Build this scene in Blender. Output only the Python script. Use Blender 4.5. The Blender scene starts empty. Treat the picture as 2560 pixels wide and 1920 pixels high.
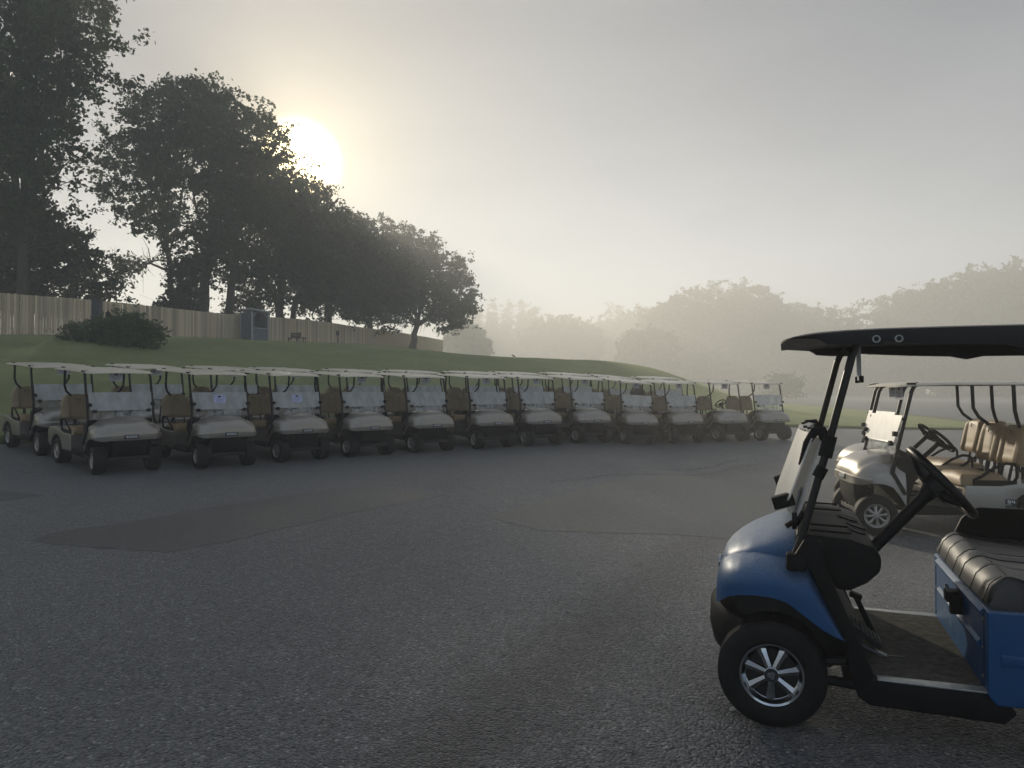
import bpy, bmesh, math, random
import numpy as np
from mathutils import Vector, Matrix

random.seed(7)
RNG = np.random.default_rng(11)
SC = bpy.context.scene
COL = SC.collection
R = math.radians

# ------------------------------------------------------------------ camera
CAM_H = 1.46
cam_d = bpy.data.cameras.new('camera')
cam = bpy.data.objects.new('camera', cam_d)
COL.objects.link(cam)
cam.location = (0, 0, CAM_H)
cam.rotation_euler = (R(90.447), 0, 0)
cam_d.sensor_width = 36.0
cam_d.lens = 36.0 * 1923 / 2560
cam_d.clip_start = 0.05
cam_d.clip_end = 3000
SC.camera = cam

# ------------------------------------------------------------------ sky, sun, exposure
SUN_DIR = Vector((-0.279, 1.0, 0.296)).normalized()
SUN_EL = math.asin(SUN_DIR.z)
SUN_AZ = math.atan2(SUN_DIR.x, SUN_DIR.y)
HAZE_DENSITY = 0.0047
HAZE_G = 0.35

world = bpy.data.worlds.new('World')
SC.world = world
world.use_nodes = True
wn = world.node_tree
wn.nodes.clear()


def wnode(t, **kw):
    n = wn.nodes.new(t)
    for k, v in kw.items():
        setattr(n, k, v)
    return n


def wmath(op, a, b=None, c=None, clamp=False):
    n = wnode('ShaderNodeMath', operation=op, use_clamp=clamp)
    for i, v in enumerate((a, b, c)):
        if v is None:
            continue
        if isinstance(v, (int, float)):
            n.inputs[i].default_value = v
        else:
            wn.links.new(v, n.inputs[i])
    return n.outputs[0]


w_out = wnode('ShaderNodeOutputWorld')
sky = wnode('ShaderNodeTexSky')
sky.sky_type = 'NISHITA'
sky.sun_disc = False
sky.sun_elevation = SUN_EL
sky.sun_rotation = SUN_AZ
sky.dust_density = 0.0
sky.air_density = 0.30
bg_sky = wnode('ShaderNodeBackground')
bg_sky.inputs['Strength'].default_value = 0.05
wn.links.new(sky.outputs[0], bg_sky.inputs['Color'])
# the fog bank above the low mist: grey-blue overhead, creamy towards the horizon, a wide aureole round the sun
tc = wnode('ShaderNodeTexCoord')
sep = wnode('ShaderNodeSeparateXYZ')
wn.links.new(tc.outputs['Generated'], sep.inputs[0])
elev = wmath('MAXIMUM', sep.outputs[2], 0.0)
ramp = wnode('ShaderNodeValToRGB')
cr = ramp.color_ramp
for pos, c_ in ((0.17, (0.47, 0.455, 0.385)), (0.42, (0.185, 0.194, 0.194))):
    e_ = cr.elements.new(pos)
    e_.color = (*c_, 1)
cr.elements[0].position = 0.0
cr.elements[0].color = (0.53, 0.505, 0.42, 1)
cr.elements[-1].position = 0.85
cr.elements[-1].color = (0.33, 0.39, 0.47, 1)
wn.links.new(elev, ramp.inputs[0])
dotn = wnode('ShaderNodeVectorMath', operation='DOT_PRODUCT')
wn.links.new(tc.outputs['Generated'], dotn.inputs[0])
dotn.inputs[1].default_value = SUN_DIR
ang = wmath('ARCCOSINE', wmath('MINIMUM', dotn.outputs['Value'], 1.0))
broad = wmath('MULTIPLY', wmath('EXPONENT', wmath('MULTIPLY', ang, -1.0 / R(19))), 0.62)
halo = wmath('MULTIPLY', wmath('EXPONENT', wmath('MULTIPLY', ang, -1.0 / R(3.2))), 2.6)
disc = wnode('ShaderNodeMapRange', interpolation_type='SMOOTHSTEP')
disc.inputs['From Min'].default_value = R(3.45)
disc.inputs['From Max'].default_value = R(1.0)
disc.inputs['To Min'].default_value = 0.0
disc.inputs['To Max'].default_value = 14.0
wn.links.new(ang, disc.inputs['Value'])
glow = wmath('ADD', broad, wmath('ADD', halo, disc.outputs[0]))
tint = wnode('ShaderNodeMix', data_type='RGBA', blend_type='MULTIPLY')
tint.inputs[0].default_value = 1.0
tint.inputs[6].default_value = (1.0, 0.77, 0.37, 1)
comb = wnode('ShaderNodeCombineColor')
for i in range(3):
    wn.links.new(glow, comb.inputs[i])
wn.links.new(comb.outputs[0], tint.inputs[7])
# slow streaks in the fog
mp = wnode('ShaderNodeMapping')
mp.inputs['Scale'].default_value = (1.2, 1.2, 3.4)
mp.inputs['Rotation'].default_value = (0, R(24), 0)
wn.links.new(tc.outputs['Generated'], mp.inputs[0])
nz = wnode('ShaderNodeTexNoise')
nz.inputs['Scale'].default_value = 1.7
nz.inputs['Detail'].default_value = 3.5
wn.links.new(mp.outputs[0], nz.inputs['Vector'])
nzr = wnode('ShaderNodeMapRange')
nzr.inputs['From Min'].default_value = 0.3
nzr.inputs['From Max'].default_value = 0.7
nzr.inputs['To Min'].default_value = 0.66
nzr.inputs['To Max'].default_value = 1.34
wn.links.new(nz.outputs[0], nzr.inputs['Value'])
vm = wnode('ShaderNodeVectorMath', operation='SCALE')
wn.links.new(ramp.outputs[0], vm.inputs[0])
wn.links.new(nzr.outputs[0], vm.inputs['Scale'])
addc = wnode('ShaderNodeVectorMath', operation='ADD')
wn.links.new(vm.outputs[0], addc.inputs[0])
wn.links.new(tint.outputs[2], addc.inputs[1])
bg_fog = wnode('ShaderNodeBackground')
bg_fog.inputs['Strength'].default_value = 0.43
wn.links.new(addc.outputs[0], bg_fog.inputs['Color'])
adds = wnode('ShaderNodeAddShader')
wn.links.new(bg_sky.outputs[0], adds.inputs[0])
wn.links.new(bg_fog.outputs[0], adds.inputs[1])
wn.links.new(adds.outputs[0], w_out.inputs['Surface'])

sun_d = bpy.data.lights.new('sun', 'SUN')
sun_d.energy = 3.5
sun_d.angle = R(1.5)
sun_d.color = (1.0, 0.89, 0.70)
sun = bpy.data.objects.new('sun', sun_d)
COL.objects.link(sun)
sun.rotation_euler = SUN_DIR.to_track_quat('Z', 'Y').to_euler()
sun.location = (-20, 60, 40)

SC.view_settings.view_transform = 'Standard'
SC.view_settings.look = 'None'
SC.view_settings.exposure = 0.52
SC.view_settings.gamma = 1.0
SC.view_settings.use_curve_mapping = False
cy = SC.cycles
cy.use_denoising = True
cy.max_bounces = 6
cy.diffuse_bounces = 2
cy.glossy_bounces = 3
cy.transmission_bounces = 4
cy.volume_bounces = 1
cy.transparent_max_bounces = 12
cy.sample_clamp_indirect = 4.0
cy.caustics_reflective = False
cy.caustics_refractive = False


# ------------------------------------------------------------------ materials
MATS = {}


def mat(name, col, rough=0.6, metal=0.0, var=0.12, scale=6.0, bump=0.0, bscale=60.0, coat=0.0, spec=0.5,
        rvar=0.0, transl=0.0, stretch=(1, 1, 1), col2=None):
    """a principled material whose colour, roughness and fine relief are broken up by noise"""
    m = bpy.data.materials.new(name)
    m.use_nodes = True
    nt = m.node_tree
    bs = nt.nodes['Principled BSDF']
    coat_r = 0.22 if name == 'champagne_paint' else 0.34
    tcn = nt.nodes.new('ShaderNodeTexCoord')
    mpn = nt.nodes.new('ShaderNodeMapping')
    mpn.inputs['Scale'].default_value = stretch
    nt.links.new(tcn.outputs['Object'], mpn.inputs[0])
    no = nt.nodes.new('ShaderNodeTexNoise')
    no.inputs['Scale'].default_value = scale
    no.inputs['Detail'].default_value = 6
    no.inputs['Roughness'].default_value = 0.62
    nt.links.new(mpn.outputs[0], no.inputs['Vector'])
    rp = nt.nodes.new('ShaderNodeValToRGB')
    c2 = col2 or tuple(min(1, c * (1 + var)) for c in col)
    c1 = tuple(c * (1 - var) for c in col)
    rp.color_ramp.elements[0].position = 0.32
    rp.color_ramp.elements[0].color = (*c1, 1)
    rp.color_ramp.elements[1].position = 0.68
    rp.color_ramp.elements[1].color = (*c2, 1)
    nt.links.new(no.outputs[0], rp.inputs[0])
    nt.links.new(rp.outputs[0], bs.inputs['Base Color'])
    bs.inputs['Roughness'].default_value = rough
    bs.inputs['Metallic'].default_value = metal
    bs.inputs['Specular IOR Level'].default_value = spec
    bs.inputs['Coat Weight'].default_value = coat
    bs.inputs['Coat Roughness'].default_value = coat_r
    if rvar:
        mr = nt.nodes.new('ShaderNodeMapRange')
        mr.inputs['From Min'].default_value = 0.3
        mr.inputs['From Max'].default_value = 0.7
        mr.inputs['To Min'].default_value = max(0.03, rough - rvar)
        mr.inputs['To Max'].default_value = min(1, rough + rvar)
        nt.links.new(no.outputs[0], mr.inputs['Value'])
        nt.links.new(mr.outputs[0], bs.inputs['Roughness'])
    if bump:
        n2 = nt.nodes.new('ShaderNodeTexNoise')
        n2.inputs['Scale'].default_value = bscale
        n2.inputs['Detail'].default_value = 4
        nt.links.new(mpn.outputs[0], n2.inputs['Vector'])
        bp = nt.nodes.new('ShaderNodeBump')
        bp.inputs['Strength'].default_value = bump
        bp.inputs['Distance'].default_value = 0.01
        nt.links.new(n2.outputs[0], bp.inputs['Height'])
        nt.links.new(bp.outputs[0], bs.inputs['Normal'])
    if transl:
        tr = nt.nodes.new('ShaderNodeBsdfTranslucent')
        nt.links.new(rp.outputs[0], tr.inputs['Color'])
        mx = nt.nodes.new('ShaderNodeMixShader')
        mx.inputs[0].default_value = transl
        nt.links.new(bs.outputs[0], mx.inputs[1])
        nt.links.new(tr.outputs[0], mx.inputs[2])
        nt.links.new(mx.outputs[0], nt.nodes['Material Output'].inputs['Surface'])
    MATS[name] = m
    return m


mat('champagne_paint', (0.36, 0.335, 0.295), 0.38, 0.76, 0.07, 5, 0.0, 220, coat=0.5, rvar=0.06)
mat('blue_paint', (0.005, 0.076, 0.215), 0.46, 0.1, 0.10, 12, 0.04, 420, coat=0.2, rvar=0.08, spec=0.3)
mat('black_plastic', (0.006, 0.0065, 0.008), 0.6, 0, 0.3, 14, 0.12, 260, spec=0.16)
mat('black_tube', (0.006, 0.006, 0.008), 0.42, 0, 0.3, 20, 0.05, 200, spec=0.3)
mat('dark_frame', (0.020, 0.021, 0.023), 0.6, 0.2, 0.3, 10, 0.1, 150)
mat('steel', (0.16, 0.17, 0.18), 0.45, 0.8, 0.2, 20, 0.1, 150)
mat('tan_vinyl', (0.31, 0.22, 0.115), 0.5, 0, 0.10, 8, 0.16, 190, spec=0.4)
mat('tan_vinyl_dull', (0.33, 0.25, 0.15), 0.5, 0, 0.10, 8, 0.16, 190, spec=0.4)
mat('black_vinyl', (0.030, 0.030, 0.032), 0.40, 0, 0.25, 9, 0.18, 260, spec=0.55)
mat('vinyl_seam', (0.006, 0.006, 0.006), 0.8, 0, 0.1)
mat('print_ink', (0.05, 0.045, 0.04), 0.7, 0, 0.2)
mat('white_roof', (0.64, 0.575, 0.455), 0.38, 0, 0.07, 7, 0.05, 120, rvar=0.1)
mat('dark_roof', (0.006, 0.008, 0.012), 0.5, 0, 0.3, 18, 0.12, 240, rvar=0.1, spec=0.35)
mat('tyre_rubber', (0.010, 0.010, 0.011), 0.66, 0, 0.35, 24, 0.2, 150, spec=0.25)
mat('hubcap_silver', (0.40, 0.39, 0.36), 0.36, 0.75, 0.15, 18, 0.05, 150)
mat('chrome', (0.42, 0.44, 0.46), 0.10, 1.0, 0.06, 20)
mat('rim_dark', (0.010, 0.010, 0.011), 0.6, 0, 0.2)
mat('badge_black', (0.020, 0.030, 0.040), 0.4, 0, 0.2, 20, coat=0.3)
mat('badge_letter', (0.80, 0.82, 0.84), 0.4, 0.0, 0.05)
mat('notice_paper', (0.58, 0.62, 0.90), 0.7, 0, 0.03, 10)
mat('crack_tar', (0.030, 0.031, 0.034), 0.7, 0, 0.3)
mat('paper', (0.88, 0.89, 0.93), 0.75, 0, 0.03, 10, transl=0.55)
mat('floor_mat', (0.105, 0.098, 0.080), 0.92, 0, 0.42, 26, 0.5, 320, spec=0.2)
mat('aluminium', (0.42, 0.43, 0.42), 0.45, 0.8, 0.2, 30, 0.1, 120)
mat('fence_wood', (0.66, 0.55, 0.40), 0.85, 0, 0.22, 3.5, 0.4, 40, stretch=(9, 9, 0.5))
mat('bark', (0.055, 0.048, 0.040), 0.9, 0, 0.35, 3, 0.8, 14, stretch=(3, 3, 0.6))
mat('leaf_maple', (0.045, 0.075, 0.026), 0.55, 0, 0.45, 0.6, transl=0.30, spec=0.2)
mat('leaf_dark', (0.026, 0.048, 0.020), 0.55, 0, 0.40, 0.8, transl=0.22, spec=0.15)
mat('leaf_light', (0.060, 0.092, 0.032), 0.55, 0, 0.40, 0.6, transl=0.32, spec=0.2)
mat('leaf_far', (0.050, 0.072, 0.032), 0.6, 0, 0.40, 0.25, transl=0.25, spec=0.2)
mat('needle_far', (0.036, 0.056, 0.032), 0.6, 0, 0.35, 0.3, transl=0.15, spec=0.2)
mat('leaf_shrub', (0.085, 0.125, 0.05), 0.5, 0, 0.45, 2.2, transl=0.25)
mat('booth_paint', (0.15, 0.17, 0.205), 0.7, 0, 0.18, 3, 0.15, 60)
mat('booth_trim', (0.44, 0.45, 0.47), 0.65, 0, 0.10, 5)
mat('booth_shadow', (0.055, 0.062, 0.075), 0.8, 0, 0.1)
mat('post_paint', (0.050, 0.055, 0.070), 0.7, 0, 0.15, 5, 0.2, 60)
mat('dark_wood', (0.060, 0.052, 0.045), 0.8, 0, 0.3, 6, 0.3, 60)
mat('brown_canvas', (0.050, 0.034, 0.028), 0.85, 0, 0.25, 12, 0.4, 60)
mat('bird_feather', (0.030, 0.028, 0.028), 0.7, 0, 0.2)
mat('stone_chip', (0.17, 0.165, 0.155), 0.7, 0, 0.55, 40, 0.3, 200)
mat('white_litter', (0.7, 0.68, 0.62), 0.7, 0, 0.1)
mat('grass_blade', (0.150, 0.175, 0.075), 0.6, 0, 0.35, 0.5, transl=0.35)


def pane_material(name, haze_lo, haze_hi, col=(0.80, 0.82, 0.83), scale=5.0):
    """a plexiglass windshield fogged with dew: mostly milky and letting light through, partly clear where it ran"""
    m = bpy.data.materials.new(name)
    m.use_nodes = True
    nt = m.node_tree
    bs = nt.nodes['Principled BSDF']
    bs.inputs['Base Color'].default_value = (*col, 1)
    bs.inputs['Roughness'].default_value = 0.35
    tr = nt.nodes.new('ShaderNodeBsdfTranslucent')
    tr.inputs['Color'].default_value = (*col, 1)
    mx = nt.nodes.new('ShaderNodeMixShader')
    mx.inputs[0].default_value = 0.34
    nt.links.new(bs.outputs[0], mx.inputs[1])
    nt.links.new(tr.outputs[0], mx.inputs[2])
    clear = nt.nodes.new('ShaderNodeBsdfTransparent')
    clear.inputs['Color'].default_value = (0.93, 0.95, 0.95, 1)
    tcn = nt.nodes.new('ShaderNodeTexCoord')
    oi = nt.nodes.new('ShaderNodeObjectInfo')
    ad = nt.nodes.new('ShaderNodeVectorMath')
    ad.operation = 'ADD'
    nt.links.new(tcn.outputs['Object'], ad.inputs[0])
    sc = nt.nodes.new('ShaderNodeVectorMath')
    sc.operation = 'SCALE'
    sc.inputs['Scale'].default_value = 0.013
    nt.links.new(oi.outputs['Location'], sc.inputs[0])
    nt.links.new(sc.outputs[0], ad.inputs[1])
    mpn = nt.nodes.new('ShaderNodeMapping')
    mpn.inputs['Scale'].default_value = (1.0, 1.7, 0.9)
    nt.links.new(ad.outputs[0], mpn.inputs[0])
    no = nt.nodes.new('ShaderNodeTexNoise')
    no.inputs['Scale'].default_value = scale
    no.inputs['Detail'].default_value = 5
    nt.links.new(mpn.outputs[0], no.inputs['Vector'])
    mr = nt.nodes.new('ShaderNodeMapRange')
    mr.inputs['From Min'].default_value = 0.36
    mr.inputs['From Max'].default_value = 0.60
    mr.inputs['To Min'].default_value = haze_lo
    mr.inputs['To Max'].default_value = haze_hi
    nt.links.new(no.outputs[0], mr.inputs['Value'])
    mx2 = nt.nodes.new('ShaderNodeMixShader')
    nt.links.new(mr.outputs[0], mx2.inputs[0])
    nt.links.new(clear.outputs[0], mx2.inputs[1])
    nt.links.new(mx.outputs[0], mx2.inputs[2])
    nt.links.new(mx2.outputs[0], nt.nodes['Material Output'].inputs['Surface'])
    MATS[name] = m


pane_material('dewy_pane', 0.55, 0.88, (0.70, 0.715, 0.71), 3.2)
pane_material('dewy_pane_white', 0.90, 0.985, (0.94, 0.93, 0.90))
pane_material('clear_pane', 0.10, 0.30)

# beads of dew that have settled on the upward faces of the blue paint
_nt = MATS['blue_paint'].node_tree
_bs = _nt.nodes['Principled BSDF']
_ge = _nt.nodes.new('ShaderNodeNewGeometry')
_sp = _nt.nodes.new('ShaderNodeSeparateXYZ')
_nt.links.new(_ge.outputs['Normal'], _sp.inputs[0])
_up = _nt.nodes.new('ShaderNodeMapRange')
_up.inputs['From Min'].default_value = 0.15
_up.inputs['From Max'].default_value = 0.95
_up.inputs['To Max'].default_value = 0.34
_nt.links.new(_sp.outputs[2], _up.inputs['Value'])
_tc = _nt.nodes.new('ShaderNodeTexCoord')
_nz = _nt.nodes.new('ShaderNodeTexNoise')
_nz.inputs['Scale'].default_value = 160
_nz.inputs['Detail'].default_value = 3
_nt.links.new(_tc.outputs['Object'], _nz.inputs['Vector'])
_mu = _nt.nodes.new('ShaderNodeMath')
_mu.operation = 'MULTIPLY'
_nt.links.new(_up.outputs[0], _mu.inputs[0])
_nr = _nt.nodes.new('ShaderNodeMapRange')
_nr.inputs['From Min'].default_value = 0.35
_nr.inputs['From Max'].default_value = 0.6
_nr.inputs['To Min'].default_value = 0.45
_nt.links.new(_nz.outputs[0], _nr.inputs['Value'])
_nt.links.new(_nr.outputs[0], _mu.inputs[1])
_mx = _nt.nodes.new('ShaderNodeMix')
_mx.data_type = 'RGBA'
_nt.links.new(_mu.outputs[0], _mx.inputs[0])
_nt.links.new(_bs.inputs['Base Color'].links[0].from_socket, _mx.inputs[6])
_mx.inputs[7].default_value = (0.50, 0.55, 0.60, 1)
_nt.links.new(_mx.outputs[2], _bs.inputs['Base Color'])


def ground_material(name, kind):
    m = bpy.data.materials.new(name)
    m.use_nodes = True
    nt = m.node_tree
    L = nt.links.new
    bs = nt.nodes['Principled BSDF']
    tcn = nt.nodes.new('ShaderNodeTexCoord')
    obj = tcn.outputs['Object']

    def noise(scale, detail=5, rough=0.6, stretch=None, rotz=0.0):
        v = obj
        if stretch:
            mpn = nt.nodes.new('ShaderNodeMapping')
            mpn.inputs['Scale'].default_value = stretch
            mpn.inputs['Rotation'].default_value = (0, 0, rotz)
            L(obj, mpn.inputs[0])
            v = mpn.outputs[0]
        n = nt.nodes.new('ShaderNodeTexNoise')
        n.inputs['Scale'].default_value = scale
        n.inputs['Detail'].default_value = detail
        n.inputs['Roughness'].default_value = rough
        L(v, n.inputs['Vector'])
        return n.outputs[0]

    def rampn(fac, stops):
        r = nt.nodes.new('ShaderNodeValToRGB')
        els = r.color_ramp.elements
        while len(els) < len(stops):
            els.new(0.5)
        for e, (p, c) in zip(els, stops):
            e.position = p
            e.color = (*c, 1)
        L(fac, r.inputs[0])
        return r.outputs[0]

    def mixc(a, b, fac, blend='MIX'):
        x = nt.nodes.new('ShaderNodeMix')
        x.data_type = 'RGBA'
        x.blend_type = blend
        if isinstance(fac, (int, float)):
            x.inputs[0].default_value = fac
        else:
            L(fac, x.inputs[0])
        L(a, x.inputs[6])
        L(b, x.inputs[7])
        return x.outputs[2]

    if kind in ('asphalt', 'patch', 'road'):
        big = kind == 'asphalt'
        vo = nt.nodes.new('ShaderNodeTexVoronoi')
        vo.inputs['Scale'].default_value = 74 if big else 150
        vo.inputs['Randomness'].default_value = 1.0
        L(obj, vo.inputs['Vector'])
        sepc = nt.nodes.new('ShaderNodeSeparateColor')
        L(vo.outputs['Color'], sepc.inputs[0])
        if big:
            stones = rampn(sepc.outputs[0], [(0.0, (0.016, 0.0165, 0.018)), (0.45, (0.094, 0.098, 0.106)),
                                             (0.86, (0.138, 0.141, 0.147)), (0.95, (0.20, 0.20, 0.197)), (1.0, (0.38, 0.37, 0.35))])
        else:
            stones = rampn(sepc.outputs[0], [(0.0, (0.042, 0.044, 0.045)), (0.6, (0.056, 0.059, 0.059)), (1.0, (0.080, 0.081, 0.080))])
        gap = rampn(vo.outputs['Distance'], [(0.45, (1, 1, 1)), (0.95, (0.30, 0.30, 0.32))])  # shade of the crevices between the stones, painted into the base colour
        c = mixc(stones, gap, 1.0, 'MULTIPLY')
        blot = rampn(noise(0.55, 6, 0.6, (1.0, 0.42, 1.0), R(28)), [(0.30, (0.66, 0.66, 0.68)), (0.5, (1, 1, 1)), (0.72, (1.22, 1.21, 1.18))])
        c = mixc(c, blot, 1.0, 'MULTIPLY')
        fine = rampn(noise(7.0, 6), [(0.3, (0.82, 0.82, 0.82)), (0.7, (1.15, 1.15, 1.15))])
        c = mixc(c, fine, 1.0, 'MULTIPLY')
        # oily tracks that run across the lot
        tr = rampn(noise(1.0, 7, 0.66, (0.62, 0.17, 1.0), R(-34)), [(0.60, (1, 1, 1)), (0.74, (0.52, 0.52, 0.54))])
        c = mixc(c, tr, 0.8 if big else 0.3, 'MULTIPLY')
        if big:
            # a ragged dark seep mark that crosses the foreground
            sx = nt.nodes.new('ShaderNodeSeparateXYZ')
            L(obj, sx.inputs[0])

            def mth(op, a_, b_=None, c_=None):
                n_ = nt.nodes.new('ShaderNodeMath')
                n_.operation = op
                for ii, vv in enumerate((a_, b_, c_)):
                    if vv is None:
                        continue
                    if isinstance(vv, (int, float)):
                        n_.inputs[ii].default_value = vv
                    else:
                        L(vv, n_.inputs[ii])
                return n_.outputs[0]
            d_ = mth('ABSOLUTE', mth('SUBTRACT', sx.outputs[0], mth('MULTIPLY_ADD', sx.outputs[1], 0.48, -1.75)))
            d_ = mth('ADD', d_, mth('MULTIPLY', mth('SUBTRACT', noise(2.6, 8, 0.72), 0.5), 1.1))
            seep = rampn(d_, [(0.0, (0.40, 0.40, 0.42)), (0.20, (0.55, 0.55, 0.57)), (0.42, (1, 1, 1))])
            c = mixc(c, seep, 1.0, 'MULTIPLY')
        L(c, bs.inputs['Base Color'])
        rr = nt.nodes.new('ShaderNodeMapRange')
        rr.inputs['To Min'].default_value = 0.30 if big else 0.34
        rr.inputs['To Max'].default_value = 0.62
        L(sepc.outputs[1], rr.inputs['Value'])
        L(rr.outputs[0], bs.inputs['Roughness'])
        bs.inputs['Specular IOR Level'].default_value = 0.55
        bs.inputs['Sheen Weight'].default_value = 0.20 if big else 0.08
        bs.inputs['Sheen Roughness'].default_value = 0.28
        bs.inputs['Sheen Tint'].default_value = (0.96, 0.98, 1.0, 1)
        b1 = nt.nodes.new('ShaderNodeBump')
        b1.inputs['Strength'].default_value = 1.0 if big else 0.55
        b1.inputs['Distance'].default_value = 0.009 if big else 0.003
        inv = nt.nodes.new('ShaderNodeMath')
        inv.operation = 'MULTIPLY_ADD'
        L(vo.outputs['Distance'], inv.inputs[0])
        inv.inputs[1].default_value = -1.0
        L(sepc.outputs[2], inv.inputs[2])
        L(inv.outputs[0], b1.inputs['Height'])
        b2 = nt.nodes.new('ShaderNodeBump')
        b2.inputs['Strength'].default_value = 0.5
        b2.inputs['Distance'].default_value = 0.02
        L(noise(14, 6), b2.inputs['Height'])
        L(b1.outputs[0], b2.inputs['Normal'])
        L(b2.outputs[0], bs.inputs['Normal'])
    else:
        c = rampn(noise(0.35, 8, 0.65), [(0.30, (0.070, 0.102, 0.030)), (0.5, (0.130, 0.160, 0.054)), (0.68, (0.215, 0.225, 0.090))])
        st = rampn(noise(2.2, 6, 0.7, (0.5, 2.2, 1), R(14)), [(0.3, (0.72, 0.74, 0.72)), (0.7, (1.28, 1.25, 1.2))])
        c = mixc(c, st, 1.0, 'MULTIPLY')
        fine = rampn(noise(26, 6, 0.75), [(0.3, (0.6, 0.62, 0.6)), (0.7, (1.35, 1.35, 1.35))])
        c = mixc(c, fine, 1.0, 'MULTIPLY')
        L(c, bs.inputs['Base Color'])
        bs.inputs['Roughness'].default_value = 0.75
        bs.inputs['Specular IOR Level'].default_value = 0.4
        bs.inputs['Sheen Weight'].default_value = 0.35
        bs.inputs['Sheen Roughness'].default_value = 0.5
        bs.inputs['Sheen Tint'].default_value = (0.92, 1.0, 0.48, 1)
        b1 = nt.nodes.new('ShaderNodeBump')
        b1.inputs['Strength'].default_value = 0.9
        b1.inputs['Distance'].default_value = 0.09
        L(noise(9, 8, 0.75), b1.inputs['Height'])
        L(b1.outputs[0], bs.inputs['Normal'])
    MATS[name] = m


ground_material('asphalt', 'asphalt')
ground_material('asphalt_smooth', 'patch')
ground_material('road_asphalt', 'road')
ground_material('grass_ground', 'grass')


# ------------------------------------------------------------------ mesh helpers
class MB:
    """collects simple shapes and turns them into ONE mesh"""

    def __init__(self):
        self.v = []
        self.f = []

    def add(self, vs, fs):
        o = len(self.v)
        self.v += [tuple(p) for p in vs]
        self.f += [tuple(i + o for i in f) for f in fs]
        return self

    def box(self, x0, x1, y0, y1, z0, z1, M=None):
        vs = [Vector((x, y, z)) for x in (x0, x1) for y in (y0, y1) for z in (z0, z1)]
        if M is not None:
            vs = [M @ p for p in vs]
        return self.add(vs, [(0, 1, 3, 2), (4, 6, 7, 5), (0, 4, 5, 1), (2, 3, 7, 6), (0, 2, 6, 4), (1, 5, 7, 3)])

    def tube(self, pts, r, n=8, cap=True):
        pts = [Vector(p) for p in pts]
        rs = r if isinstance(r, (list, tuple)) else [r] * len(pts)
        rings = []
        prev = None
        for i, p in enumerate(pts):
            a = pts[max(i - 1, 0)]
            b = pts[min(i + 1, len(pts) - 1)]
            t = (b - a).normalized()
            if prev is None:
                u = t.orthogonal().normalized()
            else:
                u = (prev - t * prev.dot(t))
                u = u.normalized() if u.length > 1e-6 else t.orthogonal().normalized()
            prev = u
            w = t.cross(u)
            rings.append([p + (u * math.cos(2 * math.pi * k / n) + w * math.sin(2 * math.pi * k / n)) * rs[i] for k in range(n)])
        return self.rings(rings, cap)

    def rings(self, rings, cap=True, closed=True):
        n = len(rings[0])
        vs = [p for rg in rings for p in rg]
        fs = []
        for i in range(len(rings) - 1):
            for k in range(n if closed else n - 1):
                k2 = (k + 1) % n
                fs.append((i * n + k, i * n + k2, (i + 1) * n + k2, (i + 1) * n + k))
        if cap:
            fs.append(tuple(reversed(range(n))))
            fs.append(tuple(range((len(rings) - 1) * n, len(rings) * n)))
        return self.add(vs, fs)

    def lathe_y(self, prof, n=32, c=(0, 0, 0), cap=False):
        """profile of (r, y) turned about the y axis"""
        rings = []
        for r, y in prof:
            rings.append([(c[0] + r * math.cos(2 * math.pi * k / n), c[1] + y, c[2] + r * math.sin(2 * math.pi * k / n)) for k in range(n)])
        return self.rings(rings, cap)

    def prism_y(self, poly, y0, y1):
        """(x, z) outline extruded along y"""
        n = len(poly)
        vs = [(x, y0, z) for x, z in poly] + [(x, y1, z) for x, z in poly]
        fs = [tuple(range(n)), tuple(reversed(range(n, 2 * n)))]
        for k in range(n):
            k2 = (k + 1) % n
            fs.append((k, k + n, k2 + n, k2))
        return self.add(vs, fs)

    def mesh(self, name, m=None, angle=35, bevel=0.0, seg=2):
        me = bpy.data.meshes.new(name)
        me.from_pydata(self.v, [], self.f)
        bm = bmesh.new()
        bm.from_mesh(me)
        bmesh.ops.remove_doubles(bm, verts=bm.verts, dist=1e-5)
        if bevel:
            es = [e for e in bm.edges if len(e.link_faces) == 2 and e.calc_face_angle(0) > R(28)]
            bmesh.ops.bevel(bm, geom=es, offset=bevel, segments=seg, profile=0.6, affect='EDGES', clamp_overlap=True)
        bmesh.ops.recalc_face_normals(bm, faces=bm.faces)
        bm.to_mesh(me)
        bm.free()
        me.shade_smooth()
        me.set_sharp_from_angle(angle=R(angle))
        if m:
            me.materials.append(MATS[m])
        return me


def np_mesh(name, V, F, m, smooth=False):
    """fast mesh from arrays; F is (n, k)"""
    me = bpy.data.meshes.new(name)
    V = np.asarray(V, dtype=np.float32)
    F = np.asarray(F, dtype=np.int32)
    n, k = F.shape
    me.vertices.add(len(V))
    me.vertices.foreach_set('co', V.ravel())
    me.loops.add(n * k)
    me.loops.foreach_set('vertex_index', F.ravel())
    me.polygons.add(n)
    me.polygons.foreach_set('loop_start', np.arange(0, n * k, k, dtype=np.int32))
    me.update(calc_edges=True)
    me.validate()
    if smooth:
        me.shade_smooth()
    if m:
        me.materials.append(MATS[m])
    return me


def link(name, data, parent=None, label=None, cat=None, group=None, kind=None, loc=None):
    o = bpy.data.objects.new(name, data)
    COL.objects.link(o)
    if parent is not None:
        o.parent = parent
    if loc is not None:
        o.location = loc
    for k, v in (('label', label), ('category', cat), ('group', group), ('kind', kind)):
        if v:
            o[k] = v
    return o


def copy_tree(o, parent=None):
    c = o.copy()
    COL.objects.link(c)
    if parent is not None:
        c.parent = parent
        c.matrix_parent_inverse = o.matrix_parent_inverse
    for ch in list(o.children):
        copy_tree(ch, c)
    return c


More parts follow.
